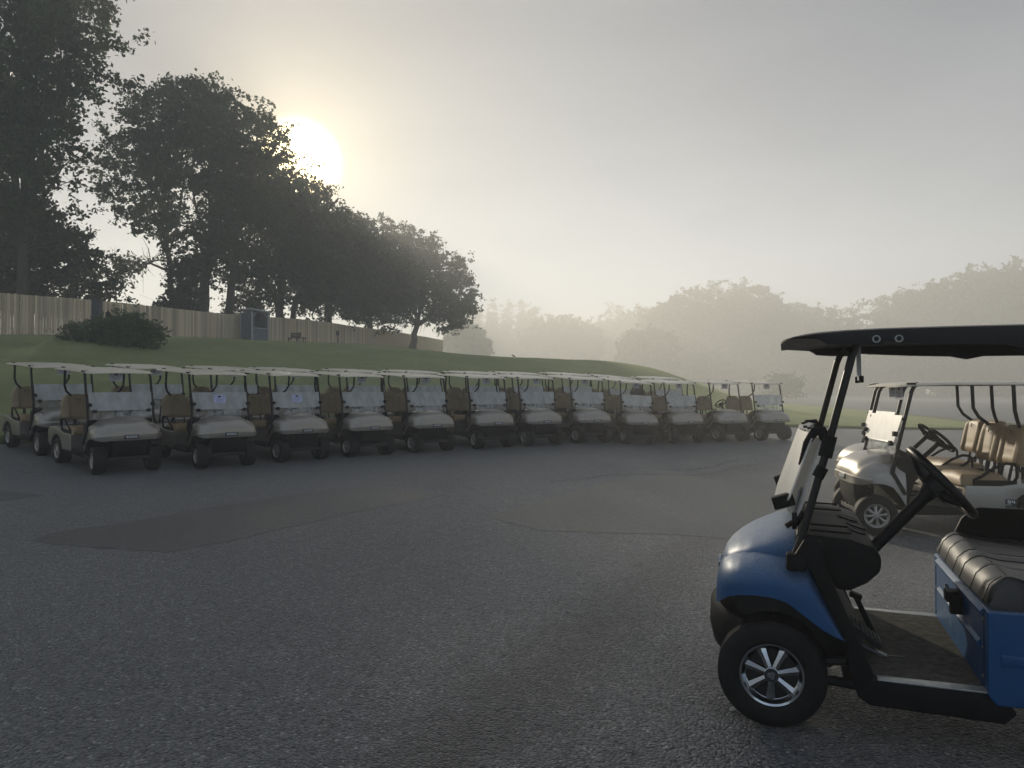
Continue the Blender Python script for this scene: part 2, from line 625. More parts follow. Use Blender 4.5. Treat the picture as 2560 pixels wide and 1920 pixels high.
# ------------------------------------------------------------------ where the carts stand
# px, contact depth and heading (degrees) of the twelve carts of the front row: the outer side of the wheel nearest the camera
ROW = [(234, 13.15, -42), (493, 14.12, -43), (693, 15.38, -44), (868, 16.55, -46), (1029, 17.70, -50), (1186, 18.85, -54),
       (1311, 19.80, -57), (1438, 20.90, -59), (1558, 21.75, -61), (1677, 22.45, -63), (1790, 23.05, -65), (1897, 23.60, -66)]
CARTS = []
for px, Y, hd in ROW:
    X = (px - 1280) / 1923 * Y
    h = Vector((math.cos(R(hd)), math.sin(R(hd))))
    l = Vector((-h.y, h.x))
    CARTS.append((Vector((X, Y)) + l * 0.53, h, hd))
BACK_GAP = [2.85, 3.0, 2.95, 3.0, 2.95, 3.0, 3.0, 3.05, 3.0, 3.0, 3.05]

edge = [Vector((-42, -4)), Vector((-27, 6.2))]
edge.append(CARTS[0][0] - CARTS[0][1] * 5.0 + Vector((-6.2, -4.6)))
for c, h, hd in CARTS:
    edge.append(c - h * 5.0)
edge += [Vector((9.0, 30.6)), Vector((12.2, 32.0)), Vector((15.2, 30.6)), Vector((18.2, 30.2)), Vector((20.8, 31.2)),
         Vector((22.6, 35)), Vector((24.6, 44)), Vector((29, 66)), Vector((33, 100)), Vector((30, 150)), Vector((20, 220)), Vector((0, 300))]
EDGE = np.array([(p.x, p.y) for p in edge])


def sstep(a, b, x):
    t = np.clip((x - a) / (b - a), 0, 1)
    return t * t * (3 - 2 * t)


def edge_dist(X, Y):
    """distance from the lot's edge, positive on the grass side (to the left of the direction of travel)"""
    best = np.full(X.shape, 1e9)
    sign = np.ones(X.shape)
    for i in range(len(EDGE) - 1):
        a, b = EDGE[i], EDGE[i + 1]
        d = b - a
        t = np.clip(((X - a[0]) * d[0] + (Y - a[1]) * d[1]) / (d @ d), 0, 1)
        qx, qy = X - (a[0] + t * d[0]), Y - (a[1] + t * d[1])
        dist = np.hypot(qx, qy)
        cr = d[0] * (Y - a[1]) - d[1] * (X - a[0])
        m = dist < best - 1e-9
        best = np.where(m, dist, best)
        sign = np.where(m, np.sign(cr), sign)
    return best * sign


def height(X, Y):
    X = np.asarray(X, dtype=float)
    Y = np.asarray(Y, dtype=float)
    D = edge_dist(X, Y)
    dip = -0.225 * sstep(1.6, 4.2, X) * sstep(4.5, 8.2, Y) * (1 - 0.5 * sstep(14, 24, Y))
    west = 1 - sstep(8.0, 12.5, X)
    lift = 0.056 * np.clip(5.2 + np.minimum(D, 0), 0, 5.2) * west
    lot = dip + lift
    # the bank and the lawn above it
    zp = np.interp(Y, [0, 20, 32, 50, 90, 130], [3.0, 3.1, 3.62, 4.55, 6.15, 6.3])
    r = 1 - (1 - np.clip(D / 15.0, 0, 1)) ** 1.45
    f = (1 - sstep(2.0, 19.0, X - 0.1 * (Y - 30))) * (1 - 0.24 * sstep(-15, 2, X))
    g = 1 - sstep(62, 115, Y) * sstep(-9, 6, X)
    bank = np.clip(zp - 0.29, 0, None) * r * f * g
    und = 0.10 * np.sin(X * 0.35 + 1.3) * np.sin(Y * 0.23) * sstep(3, 12, D)
    hill = 2.7 * np.exp(-(((X - 24) / 15) ** 2 + ((Y - 92) / 18) ** 2)) * sstep(2, 12, D)
    out = np.where(D > 0, lot + bank + und + hill, lot)
    return out


def hz(x, y):
    return float(height(np.array([x]), np.array([y]))[0])


# ------------------------------------------------------------------ ground, lot, road, haze
def grid_mesh(name, xs, ys, zf, m):
    XX, YY = np.meshgrid(xs, ys, indexing='ij')
    ZZ = zf(XX, YY)
    V = np.stack([XX, YY, ZZ], -1).reshape(-1, 3)
    ny = len(ys)
    i, j = np.meshgrid(np.arange(len(xs) - 1), np.arange(ny - 1), indexing='ij')
    a = (i * ny + j).ravel()
    F = np.stack([a, a + ny, a + ny + 1, a + 1], -1)
    return np_mesh(name, V, F, m, True)


xs = np.concatenate([np.linspace(-390, -45, 30), np.arange(-44, 40, 0.5), np.linspace(40, 390, 40)])
ys = np.concatenate([np.linspace(-50, -2, 12), np.arange(0, 100, 0.5), np.linspace(100, 550, 60)])


def grass_z(X, Y):
    D = edge_dist(X, Y)
    z = height(X, Y)
    return z + np.where(D > 0, 0.035 * sstep(0, 0.25, D), -0.10 * sstep(0.0, 0.3, -D))


link('grass_ground', grid_mesh('grass_ground', xs, ys, grass_z, 'grass_ground'), kind='structure')

# the asphalt lot: strips from the grass edge back past the camera
ne = 420
seg = np.hypot(*np.diff(EDGE, axis=0).T)
acc = np.concatenate([[0], np.cumsum(seg)])
sgrid = np.concatenate([np.linspace(0, acc[2], 40), np.linspace(acc[2], acc[22], 320)[1:], np.linspace(acc[22], acc[-1], 60)[1:]])
ex = np.interp(sgrid, acc, EDGE[:, 0])
ey = np.interp(sgrid, acc, EDGE[:, 1])
k = np.array([0.25, 0.5, 0.25])
for _ in range(4):
    ex[1:-1] = np.convolve(ex, k, 'same')[1:-1]
    ey[1:-1] = np.convolve(ey, k, 'same')[1:-1]
wob = np.convolve(RNG.normal(0, 1, len(ex)), np.ones(3) / 3, 'same') * 0.05
ey = ey + wob
near = np.interp(sgrid, [0, acc[2], acc[14], acc[18], acc[21], acc[-1]], [0, .22, .5, .66, .78, 1])
nx = np.interp(near, [0, .22, .5, .66, .78, 1], [-42, -30, 8, 34, 70, 120])
nyy = np.interp(near, [0, .22, .5, .66, .78, 1], [-14, -14, -14, -14, 10, 300])
ts = np.concatenate([np.linspace(0, .3, 26), np.linspace(.3, 1, 44)[1:]])
LX = ex[:, None] * (1 - ts) + nx[:, None] * ts
LY = ey[:, None] * (1 - ts) + nyy[:, None] * ts
LZ = height(LX, LY - 0.02) + 0.004
V = np.stack([LX, LY, LZ], -1).reshape(-1, 3)
nt_ = len(ts)
i, j = np.meshgrid(np.arange(len(sgrid) - 1), np.arange(nt_ - 1), indexing='ij')
a = (i * nt_ + j).ravel()
lot = link('parking_lot', np_mesh('parking_lot', V, np.stack([a, a + 1, a + nt_ + 1, a + nt_], -1), 'asphalt', True), kind='structure')


def sheet(name, pts, m, lift=0.008, sub=0.5):
    """a flat polygon laid on the ground, cut fine enough to follow it"""
    bm = bmesh.new()
    vs = [bm.verts.new((x, y, 0)) for x, y in pts]
    bm.faces.new(vs)
    bmesh.ops.triangulate(bm, faces=bm.faces)
    for _ in range(8):
        es = [e for e in bm.edges if e.calc_length() > sub]
        if not es:
            break
        bmesh.ops.subdivide_edges(bm, edges=es, cuts=1, use_grid_fill=False)
        bmesh.ops.triangulate(bm, faces=bm.faces)
    me = bpy.data.meshes.new(name)
    bm.to_mesh(me)
    bm.free()
    co = np.empty(len(me.vertices) * 3)
    me.vertices.foreach_get('co', co)
    co = co.reshape(-1, 3)
    co[:, 2] = height(co[:, 0], co[:, 1]) + lift
    me.vertices.foreach_set('co', co.ravel().astype(np.float32))
    me.shade_smooth()
    me.materials.append(MATS[m])
    return link(name, me, kind='structure')


def on_ground(px, py, z=0.0):
    """ground point under a pixel of the 2560-wide photograph"""
    Y = (CAM_H - z) * 1923 / (py - 975)
    return ((px - 1280) / 1923 * Y, Y)


def rough_poly(pts, n=8, amp=0.018):
    out = []
    for q in range(len(pts)):
        a_, b_ = Vector(pts[q]), Vector(pts[(q + 1) % len(pts)])
        for t in range(n):
            p = a_.lerp(b_, t / n)
            d = (b_ - a_).normalized()
            p += Vector((-d.y, d.x)) * random.gauss(0, amp) * (0 if t == 0 else 1)
            out.append((p.x, p.y))
    return out


def c5(x, y):
    return on_ground(x / 1.728, 1150 + y / 1.728)


sheet('asphalt_patch', rough_poly([c5(*p) for p in [(130, 350), (330, 375), (545, 385), (730, 402), (1000, 350), (1500, 235), (1930, 150),
                                                     (1650, 118), (1480, 120), (950, 200), (620, 260), (250, 310)]]), 'asphalt_smooth', 0.0062)
sheet('asphalt_patch', rough_poly([c5(*p) for p in [(-260, 140), (0, 132), (190, 155), (0, 182), (-260, 215)]]), 'asphalt_smooth', 0.0062)
sheet('asphalt_patch', rough_poly([on_ground(x * 1.1573, y * 1.1573, -0.06) for x, y in [(1050, 1128), (1170, 1160), (1560, 1172), (1900, 1120), (2120, 1010),
                                                                                         (1900, 965), (1620, 985), (1330, 1045)]]), 'asphalt_smooth', 0.0062)


def crack(pts, w=0.02):
    L_, R_ = [], []
    for q in range(len(pts) - 1):
        a_, b_ = Vector(pts[q]), Vector(pts[q + 1])
        n_ = max(2, int((b_ - a_).length / 0.25))
        for t in range(n_):
            p = a_.lerp(b_, t / n_)
            d = (b_ - a_).normalized()
            s = Vector((-d.y, d.x))
            p += s * random.gauss(0, 0.03)
            ww = w * random.uniform(0.5, 1.3)
            L_.append(p + s * ww)
            R_.append(p - s * ww)
    V_, F_ = [], []
    for p in L_ + R_:
        V_.append((p.x, p.y, hz(p.x, p.y) + 0.0085))
    n_ = len(L_)
    for q in range(n_ - 1):
        F_.append((q, n_ + q, n_ + q + 1, q + 1))
    link('pavement_crack', np_mesh('pavement_crack', V_, F_, 'crack_tar'), kind='structure')


def c7(x, y):
    return on_ground(1560 + x / 5.027, 880 + y / 5.027, -0.08)


crack([c7(-900, 1700), c7(0, 1590), c7(800, 1500), c7(1450, 1380), c7(1900, 1310)], 0.013)
crack([c7(-300, 1500), c7(350, 1470), c7(900, 1405), c7(1500, 1290)], 0.014)
crack([c7(850, 1190), c7(1500, 1230), c7(2050, 1280)], 0.012)

# the road beyond the green, running off to the left into the mist
rd_l = [(21.6, 34), (24.2, 46), (28, 66), (31, 90), (30, 125), (22, 170), (4, 215), (-30, 250)]
rd_r = [(60, 34), (60, 50), (58, 74), (52, 100), (44, 138), (30, 186), (8, 232), (-26, 268)]
V_, F_ = [], []
nn = 60
for q in range(nn):
    t = q / (nn - 1) * (len(rd_l) - 1)
    i0 = min(int(t), len(rd_l) - 2)
    fr = t - i0
    p0 = Vector(rd_l[i0]).lerp(Vector(rd_l[i0 + 1]), fr)
    p1 = Vector(rd_r[i0]).lerp(Vector(rd_r[i0 + 1]), fr)
    for s in range(9):
        p = p0.lerp(p1, s / 8)
        V_.append((p.x, p.y, hz(p.x, p.y) + 0.055))
for q in range(nn - 1):
    for s in range(8):
        F_.append((q * 9 + s, q * 9 + s + 1, (q + 1) * 9 + s + 1, (q + 1) * 9 + s))
link('road', np_mesh('road', V_, F_, 'road_asphalt', True), kind='structure')
# a pale kerb along the far side of the road
kb = MB()
pts = []
for q in range(nn):
    t = q / (nn - 1) * (len(rd_l) - 1)
    i0 = min(int(t), len(rd_l) - 2)
    p = Vector(rd_r[i0]).lerp(Vector(rd_r[i0 + 1]), t - i0).lerp(Vector(rd_l[i0]).lerp(Vector(rd_l[i0 + 1]), t - i0), 0.42)
    pts.append(p)

# fog in the air
hb = MB().box(-395, 395, -55, 555, -1.4, 40)
hm = bpy.data.materials.new('haze')
hm.use_nodes = True
hm.node_tree.nodes.clear()
ho = hm.node_tree.nodes.new('ShaderNodeOutputMaterial')
hv = hm.node_tree.nodes.new('ShaderNodeVolumePrincipled')
hv.inputs['Color'].default_value = (0.955, 0.965, 0.955, 1)
hv.inputs['Density'].default_value = HAZE_DENSITY
hv.inputs['Anisotropy'].default_value = HAZE_G
hm.node_tree.links.new(hv.outputs[0], ho.inputs['Volume'])
try:
    hm.cycles.homogeneous_volume = True
except Exception:
    pass
hme = hb.mesh('haze')
hme.materials.append(hm)
link('haze', hme, kind='stuff')


# ------------------------------------------------------------------ wheels
def tyre_mesh(r, w, n=36, tread=False):
    hw = w / 2
    prof = [(r * 0.56, -hw * 0.80), (r * 0.66, -hw * 0.98), (r * 0.80, -hw * 1.02), (r * 0.90, -hw * 0.97), (r * 0.965, -hw * 0.84)]
    if tread:
        for q in range(25):
            prof.append((r * (1 - 0.012 * abs(q - 12) / 12), hw * (-0.78 + 1.56 * q / 24)))
    else:
        prof += [(r * 0.992, -hw * 0.66), (r, -hw * 0.3), (r * 0.975, -hw * 0.27), (r * 0.975, -hw * 0.21), (r, -hw * 0.18),
                 (r, hw * 0.18), (r * 0.975, hw * 0.21), (r * 0.975, hw * 0.27), (r, hw * 0.3), (r * 0.992, hw * 0.66)]
    prof += [(r * 0.965, hw * 0.84), (r * 0.90, hw * 0.97), (r * 0.80, hw * 1.02), (r * 0.66, hw * 0.98), (r * 0.56, hw * 0.80)]
    mb = MB()
    rings = []
    nn_ = 140 if tread else n
    for q, (rr, y) in enumerate(prof):
        ring = []
        for k_ in range(nn_):
            r2 = rr
            if tread and 5 <= q < 30:
                u = (q - 17) / 12.0
                zig = abs(((k_ / nn_ * 35) % 1) - 0.5) * 0.16
                g = min(abs(u - 0.62 - zig + 0.04), abs(u + 0.62 + zig - 0.04), abs(u - 0.12 - zig), abs(u + 0.20 - zig))
                if g < 0.055:
                    r2 = rr - 0.006
            a_ = 2 * math.pi * k_ / nn_
            ring.append((r2 * math.cos(a_), y, r2 * math.sin(a_)))
        rings.append(ring)
    mb.rings(rings, cap=False)
    return mb.mesh('wheel', 'tyre_rubber', 30)


def rim_mesh(r, w, spokes=8, m='hubcap_silver', dish=0.03):
    """a hub cap that faces +y: lip, dish, spokes and cap"""
    hw = w / 2
    y0 = hw * 0.80
    mb = MB()
    mb.lathe_y([(r * 0.60, y0 + 0.004), (r * 0.585, y0 + 0.012), (r * 0.545, y0 + 0.010), (r * 0.50, y0 - 0.006), (r * 0.47, y0 - 0.012)], 40)
    n = spokes
    for k_ in range(n):
        a_ = 2 * math.pi * (k_ + 0.5) / n
        ca, sa = math.cos(a_), math.sin(a_)

        def P(rad, t, y):
            return (rad * ca - t * sa, y, rad * sa + t * ca)
        wi, wo = r * 0.055, r * 0.095
        ri, ro = r * 0.13, r * 0.52
        ym = y0 - 0.004
        mb.rings([[P(ri, -wi, y0 - 0.002), P(ri, 0, y0 + 0.004), P(ri, wi, y0 - 0.002), P(ri, wi, y0 - 0.03), P(ri, -wi, y0 - 0.03)],
                  [P((ri + ro) / 2, -wi * 1.2, ym - 0.008), P((ri + ro) / 2, 0, ym), P((ri + ro) / 2, wi * 1.2, ym - 0.008), P((ri + ro) / 2, wi, y0 - 0.03), P((ri + ro) / 2, -wi, y0 - 0.03)],
                  [P(ro, -wo, y0 - 0.012), P(ro, 0, y0 - 0.006), P(ro, wo, y0 - 0.012), P(ro, wo, y0 - 0.034), P(ro, -wo, y0 - 0.034)]])
    mb.lathe_y([(0.001, y0 + 0.014), (r * 0.10, y0 + 0.013), (r * 0.14, y0 + 0.006), (r * 0.155, y0 - 0.02)], 20)
    return mb.mesh('rim', m, 30)


def well_mesh(r, w):
    mb = MB()
    y0 = w / 2 * 0.80 - 0.036
    mb.lathe_y([(0.001, y0), (r * 0.56, y0), (r * 0.58, y0 + 0.02)], 28)
    mb.lathe_y([(0.001, -w / 2 * 0.6), (r * 0.60, -w / 2 * 0.62), (r * 0.60, -w / 2 * 0.8)], 28)
    return mb.mesh('rim_well', 'rim_dark', 30)


def add_wheels(root, base, track_f, track_r, r, tyre, rim, well, steer=0.0, extra=None):
    for x, tr in ((0.0, track_f), (-base, track_r)):
        for s in (1, -1):
            wh = link('wheel', tyre, root, loc=(x, s * tr / 2, r))
            wh.rotation_euler = (0, random.uniform(0, 6.28), (0 if s > 0 else math.pi) + (steer if x == 0 else 0))
            rm = link('rim', rim, wh)
            link('rim_well', well, wh)
            if extra:
                for nm, me in extra:
                    link(nm, me, wh)


def shell(xs_, w, zt, zl, p, q, n=26):
    """an upside-down trough: half width, top height and lower edge along x"""
    rings = []
    for x, w_, t_, l_ in zip(xs_, w, zt, zl):
        ring = []
        for k_ in range(n + 1):
            th = -math.pi / 2 + math.pi * k_ / n
            s, c = math.sin(th), math.cos(th)
            ring.append((x, w_ * math.copysign(abs(s) ** p, s), l_ + (t_ - l_) * max(c, 0) ** q))
        rings.append(ring)
    return rings


def interp_list(xs_new, xs_, vals):
    o = np.argsort(xs_)
    # smooth interpolation through the stations
    xs2, v2 = np.array(xs_)[o], np.array(vals)[o]
    return list(np.interp(xs_new, xs2, v2))


def loop_letters(word, size, th, gap, depth):
    """squared block letters standing in the y-z plane, facing +x, reading left to right for someone in front of the cart"""
    strokes = {'E': [(0, 0, .24, 1), (0, 0, 1, .22), (0, .39, .9, .61), (0, .78, 1, 1)],
               'Z': [(0, 0, 1, .22), (0, .78, 1, 1), 'diag'],
               'G': [(0, 0, .24, 1), (0, 0, 1, .22), (0, .78, 1, 1), (.76, 0, 1, .5), (.5, .34, 1, .54)],
               'O': [(0, 0, .24, 1), (.76, 0, 1, 1), (0, 0, 1, .22), (0, .78, 1, 1)],
               '5': [(0, 0, 1, .2), (0, .4, 1, .6), (0, .8, 1, 1), (0, .5, .24, 1), (.76, 0, 1, .5)],
               '4': [(0, .32, .24, 1), (0, .32, 1, .52), (.64, 0, .88, 1)]}
    mb = MB()
    W = size * 1.05
    tot = len(word) * W + (len(word) - 1) * gap
    y = -tot / 2
    d = 0
    for chx in word:
        for st in strokes[chx]:
            d += 0.00007
            if st == 'diag':
                vs = [(depth + d, y + 0.02 * W, .2 * size), (depth + d, y + 0.36 * W, .2 * size), (depth + d, y + 0.98 * W, .8 * size), (depth + d, y + 0.64 * W, .8 * size)]
                vs += [(0, b_, c_) for _, b_, c_ in vs]
                mb.add(vs, [(0, 1, 2, 3), (0, 4, 5, 1), (1, 5, 6, 2), (2, 6, 7, 3), (3, 7, 4, 0)])
            else:
                x0_, z0_, x1_, z1_ = st
                mb.box(0, depth + d, y + x0_ * W, y + x1_ * W, z0_ * size, z1_ * size)
        y += W + gap
    return mb


# ------------------------------------------------------------------ the champagne golf cart
def seat_back_mesh(m, hh=0.46, lobes=True):
    ny, nv = 48, 14
    ys_ = np.linspace(-0.53, 0.53, ny)
    F_, V_ = [], []

    def top(y):
        a_ = abs(abs(y) - 0.265) / 0.265          # 0 mid-lobe, 1 at the notch or the outer edge
        return hh * (1 - 0.05 * a_ ** 2 - 0.22 * max(0, a_ - 0.62) ** 1.5 / 0.38 ** 1.5 - 0.10 * max(0, a_ - 0.85) / 0.15)
    for side in (1, -1):
        for y in ys_:
            a_ = abs(abs(y) - 0.265) / 0.265
            for q in range(nv + 1):
                v = q / nv
                z = v * top(y)
                edge_ = min(1, min(v, 1 - v) * nv / 1.6, (1 - abs(y) / 0.53) * 26)
                t = 0.028 + 0.030 * math.sqrt(max(0, edge_))
                if side > 0:
                    bol = math.exp(-((a_ - 0.66) / 0.17) ** 2) * 0.030 * (1 - 0.45 * v)
                    gro = -0.010 * math.exp(-((a_ - 0.44) / 0.05) ** 2) - 0.018 * math.exp(-((a_ - 1) / 0.08) ** 2) * (abs(y) < 0.3)
                    for vv in (0.30, 0.68):
                        gro -= 0.006 * math.exp(-((v - vv) / 0.022) ** 2) * (a_ < 0.44)
                    t += (bol + gro) * math.sqrt(max(0, edge_))
                V_.append((side * t - 0.20 * z, y, z))
    st = (nv + 1)
    off = ny * st
    for i_ in range(ny - 1):
        for q in range(nv):
            b_ = i_ * st + q
            F_.append((b_, b_ + st, b_ + st + 1, b_ + 1))
            F_.append((off + b_, off + b_ + 1, off + b_ + st + 1, off + b_ + st))
    for i_ in range(ny - 1):
        for q in (0, nv):
            b_ = i_ * st + q
            F_.append((b_, off + b_, off + b_ + st, b_ + st))
    for i_ in (0, ny - 1):
        for q in range(nv):
            b_ = i_ * st + q
            F_.append((b_, b_ + 1, off + b_ + 1, off + b_))
    mb = MB()
    mb.add(V_, F_)
    return mb.mesh('seat_back', m, 50)


def roof_mesh(x0, x1, hw, zf, zm, zr, th, m):
    """a thin moulded top with rounded corners, a crowned skin, a shallow rib on each side and a lip that turns down"""
    nx_, ny_ = 34, 27
    V_, F_ = [], []
    for side in (1, -1):
        for i_ in range(nx_ + 1):
            u = i_ / nx_
            x = x0 + (x1 - x0) * u
            for j_ in range(ny_ + 1):
                v = j_ / ny_ * 2 - 1
                e_ = max(0, min(u, 1 - u) * 2 / 0.34)
                wid = hw * (1 if e_ >= 1 else (1 - (1 - e_) ** 2.6 * 0.16))
                y = v * wid
                base = np.interp(u, [0, .12, .32, .8, 1], [zf, zf + (zm - zf) * .62, zm, zm + (zr - zm) * .6, zr])
                edge_ = min(1 - abs(v), min(u, 1 - u) * 3.2)
                crown = 0.014 * (1 - v * v)
                fall = 0.022 * max(0, 1 - edge_ / 0.10) ** 2
                rib = 0.010 * math.exp(-((abs(v) - 0.72) / 0.05) ** 2) * min(1, max(0, edge_ - .05) * 12)
                z = base + crown - fall + rib if side > 0 else base + crown * 0.7 - th * min(1, edge_ / 0.06) - fall * 1.15 - 0.004
                V_.append((x, y, z))
    st = ny_ + 1
    off = (nx_ + 1) * st
    for i_ in range(nx_):
        for j_ in range(ny_):
            b_ = i_ * st + j_
            F_.append((b_, b_ + st, b_ + st + 1, b_ + 1))
            F_.append((off + b_, off + b_ + 1, off + b_ + st + 1, off + b_ + st))
    for i_ in range(nx_):
        for j_ in (0, ny_):
            b_ = i_ * st + j_
            F_.append((b_, off + b_, off + b_ + st, b_ + st))
    for j_ in range(ny_):
        for i_ in (0, nx_):
            b_ = i_ * st + j_
            F_.append((b_, b_ + 1, off + b_ + 1, off + b_))
    mb = MB()
    mb.add(V_, F_)
    return mb.mesh('roof', m, 40)


def ring_tube(mb, c, R_, r_, axis, n=28, k_=8):
    axis = Vector(axis).normalized()
    u = axis.orthogonal().normalized()
    w = axis.cross(u)
    rings = []
    for i_ in range(n):
        a_ = 2 * math.pi * i_ / n
        d = u * math.cos(a_) + w * math.sin(a_)
        cc = Vector(c) + d * R_
        rings.append([cc + (d * math.cos(2 * math.pi * q / k_) + axis * math.sin(2 * math.pi * q / k_)) * r_ for q in range(k_)])
    o = len(mb.v)
    vs = [p for rg in rings for p in rg]
    fs = []
    for i_ in range(n):
        for q in range(k_):
            fs.append((i_ * k_ + q, i_ * k_ + (q + 1) % k_, ((i_ + 1) % n) * k_ + (q + 1) % k_, ((i_ + 1) % n) * k_ + q))
    mb.add(vs, fs)


def steering(root, c, R_, axis, foot, m='black_plastic'):
    mb = MB()
    ring_tube(mb, c, R_, R_ * 0.105, axis, 34, 10)
    ax = Vector(axis).normalized()
    cc = Vector(c) - ax * 0.035
    u = ax.orthogonal().normalized()
    w = ax.cross(u)
    for a_ in (0.5, 2.64, 4.71):
        d = u * math.cos(a_) + w * math.sin(a_)
        mb.tube([cc, cc + d * R_ * 0.5 + ax * 0.006, Vector(c) + d * R_], [0.032, 0.022, 0.014], 8)
    mb.tube([cc - ax * 0.02, cc + ax * 0.03], [0.075, 0.06], 14)
    link('steering_wheel', mb.mesh('steering_wheel', m, 40), root)
    mc = MB().tube([cc - ax * 0.015, cc + (Vector(foot) - cc) * 0.12, Vector(foot)], [0.042, 0.027, 0.025], 12)
    link('steering_column', mc.mesh('steering_column', m, 40), root)


def pane(pts, th=0.006):
    """a thin sheet through coplanar corner points (given in order)"""
    pts = [Vector(p) for p in pts]
    nrm = (pts[1] - pts[0]).cross(pts[2] - pts[1]).normalized() * th / 2
    n = len(pts)
    mb = MB()
    mb.add([p + nrm for p in pts] + [p - nrm for p in pts],
           [tuple(range(n)), tuple(reversed(range(n, 2 * n)))] + [(q, q + n, (q + 1) % n + n, (q + 1) % n) for q in range(n)])
    return mb


ER, EW = 0.233, 0.215
E_TYRE, E_RIM, E_WELL = tyre_mesh(ER, EW), rim_mesh(ER, EW, 8), well_mesh(ER, EW)


def make_golf_cart():
    root = link('golf_cart', None)
    root.empty_display_size = 0.3
    # --- front cowl
    kx = [.225, .222, .212, .19, .155, .11, .06, .0, -.08, -.16, -.23, -.30]
    kw = [.30, .37, .43, .485, .53, .56, .575, .582, .585, .585, .585, .582]
    kt = [.655, .690, .735, .782, .822, .852, .878, .900, .918, .930, .937, .940]
    kl = [.580, .578, .576, .578, .585, .598, .606, .606, .594, .560, .470, .350]
    fx = np.concatenate([np.linspace(.225, .205, 5), np.linspace(.19, -.30, 26)])
    arr = [interp_list(fx, kx, v) for v in (kw, kt, kl)]
    mb = MB()
    rg = shell(fx, *arr, 0.66, 0.56, 30)
    # hood dome: a raised panel bounded by two creases
    for ring, x in zip(rg, fx):
        for q, (px_, py_, pz_) in enumerate(ring):
            a_ = abs(py_)
            lim = 0.36 + 0.10 * (0.225 - x)
            dome = 0.016 * (1 - sstep(lim - 0.03, lim + 0.02, np.array(a_)))
            fl = 0.012 * math.exp(-((a_ - lim - 0.05) / 0.03) ** 2)
            ring[q] = (px_, py_, pz_ + float(dome) * min(1, (0.23 - x) * 12) - fl * min(1, (0.23 - x) * 8))
    mb.rings(rg, cap=False, closed=False)
    cap_o = len(mb.v)
    ring0 = rg[0]
    mb.add(ring0, [tuple(range(len(ring0)))])
    # inner return so that the shell has thickness at its edge
    inner = [[(x_ - 0.0, y_ * 0.965, z_ - 0.018) for x_, y_, z_ in ring] for ring in rg]
    lipL, lipR = [], []
    for ring, inn in zip(rg, inner):
        lipL += [ring[0], (inn[0][0], inn[0][1], ring[0][2] + 0.004)]
        lipR += [ring[-1], (inn[-1][0], inn[-1][1], ring[-1][2] + 0.004)]
    nst = len(rg)
    for lip in (lipL, lipR):
        mb.add(lip, [(2 * q, 2 * q + 1, 2 * q + 3, 2 * q + 2) for q in range(nst - 1)])
    cowl = link('cowl', mb.mesh('cowl', 'champagne_paint', 40), root)
    # lower band of the nose, standing a little proud
    nb_ = MB()
    ol = [(x_, s_ * w_) for s_ in (1,) for x_, w_ in zip(kx[6::-1], kw[6::-1])] + [(x_, -w_) for x_, w_ in zip(kx[:7], kw[:7])]
    rings = []
    for x_, y_ in ol:
        n2_ = Vector((max(.02, x_ + .10), y_ * .55)).normalized()
        a_ = max(0, (.19 - x_)) * .12 + .022 * (abs(y_) / .5) ** 2
        rings.append([(x_ - n2_.x * .01, y_ - n2_.y * .01, .572 + a_), (x_ + n2_.x * .007, y_ + n2_.y * .007, .568 + a_), (x_ + n2_.x * .013, y_ + n2_.y * .013, .600 + a_),
                      (x_ + n2_.x * .011, y_ + n2_.y * .011, .672 - a_ * .5), (x_ - n2_.x * .012, y_ - n2_.y * .012, .690 - a_ * .5)])
    nb_.rings(rings)
    link('nose_band', nb_.mesh('nose_band', 'champagne_paint', 40), cowl)
    # badge with the letters, on the nose
    bm_ = MB().box(-0.006, 0.010, -0.125, 0.125, -0.036, 0.036)
    badge = link('badge', bm_.mesh('badge', 'badge_black', 30, bevel=0.008), cowl, loc=(0.238, 0, 0.638))
    badge.rotation_euler = (0, R(-8), 0)
    lt = loop_letters('EZGO', 0.034, 0.2, 0.011, 0.0125)
    lt.v = [(x_, y_, z_ - 0.017) for x_, y_, z_ in lt.v]
    lm = lt.mesh('letters', 'badge_letter', 20)
    lo = link('letters', lm, cowl, loc=(0.238, 0, 0.638))
    lo.rotation_euler = (0, R(-8), 0)
    # --- dark front under the nose, bumper beam
    ub = MB().prism_y([(.205, .600), (.185, .40), (.14, .285), (.02, .285), (.02, .60)], -.30, .30)
    link('front_panel', ub.mesh('front_panel', 'black_plastic', 30, bevel=0.02), root)
    be = MB().box(.12, .175, -.36, .36, .235, .285)
    for yy in (-.2, -.05, .08, .2):
        be.box(.165, .182, yy - .012, yy + .012, .285, .305)
    link('bumper', be.mesh('bumper', 'dark_frame', 30, bevel=0.004), root)
    ax_ = MB().tube([(0, -.40, ER), (0, .40, ER)], 0.03, 10)
    ax_.tube([(-1.67, -.40, ER), (-1.67, .40, ER)], 0.045, 10)
    ax_.box(-2.0, .10, -.30, .30, .27, .33)
    for s in (1, -1):
        ax_.tube([(-.02, s * .26, .52), (.0, s * .33, ER)], 0.026, 8)
    link('chassis', ax_.mesh('chassis', 'dark_frame', 30), root)
    # --- cockpit: kick panel, dash, floor, sills
    dsh = MB().prism_y([(-.20, .915), (-.31, .905), (-.46, .83), (-.48, .70), (-.40, .62), (-.33, .345), (-.29, .345), (-.25, .60)], -.54, .54)
    link('dashboard', dsh.mesh('dashboard', 'black_plastic', 30, bevel=0.015), root)
    fl = MB().prism_y([(-.29, .40), (-.34, .345), (-.96, .325), (-.96, .285), (-.30, .285)], -.50, .50)
    link('floor', fl.mesh('floor', 'floor_mat', 30), root)
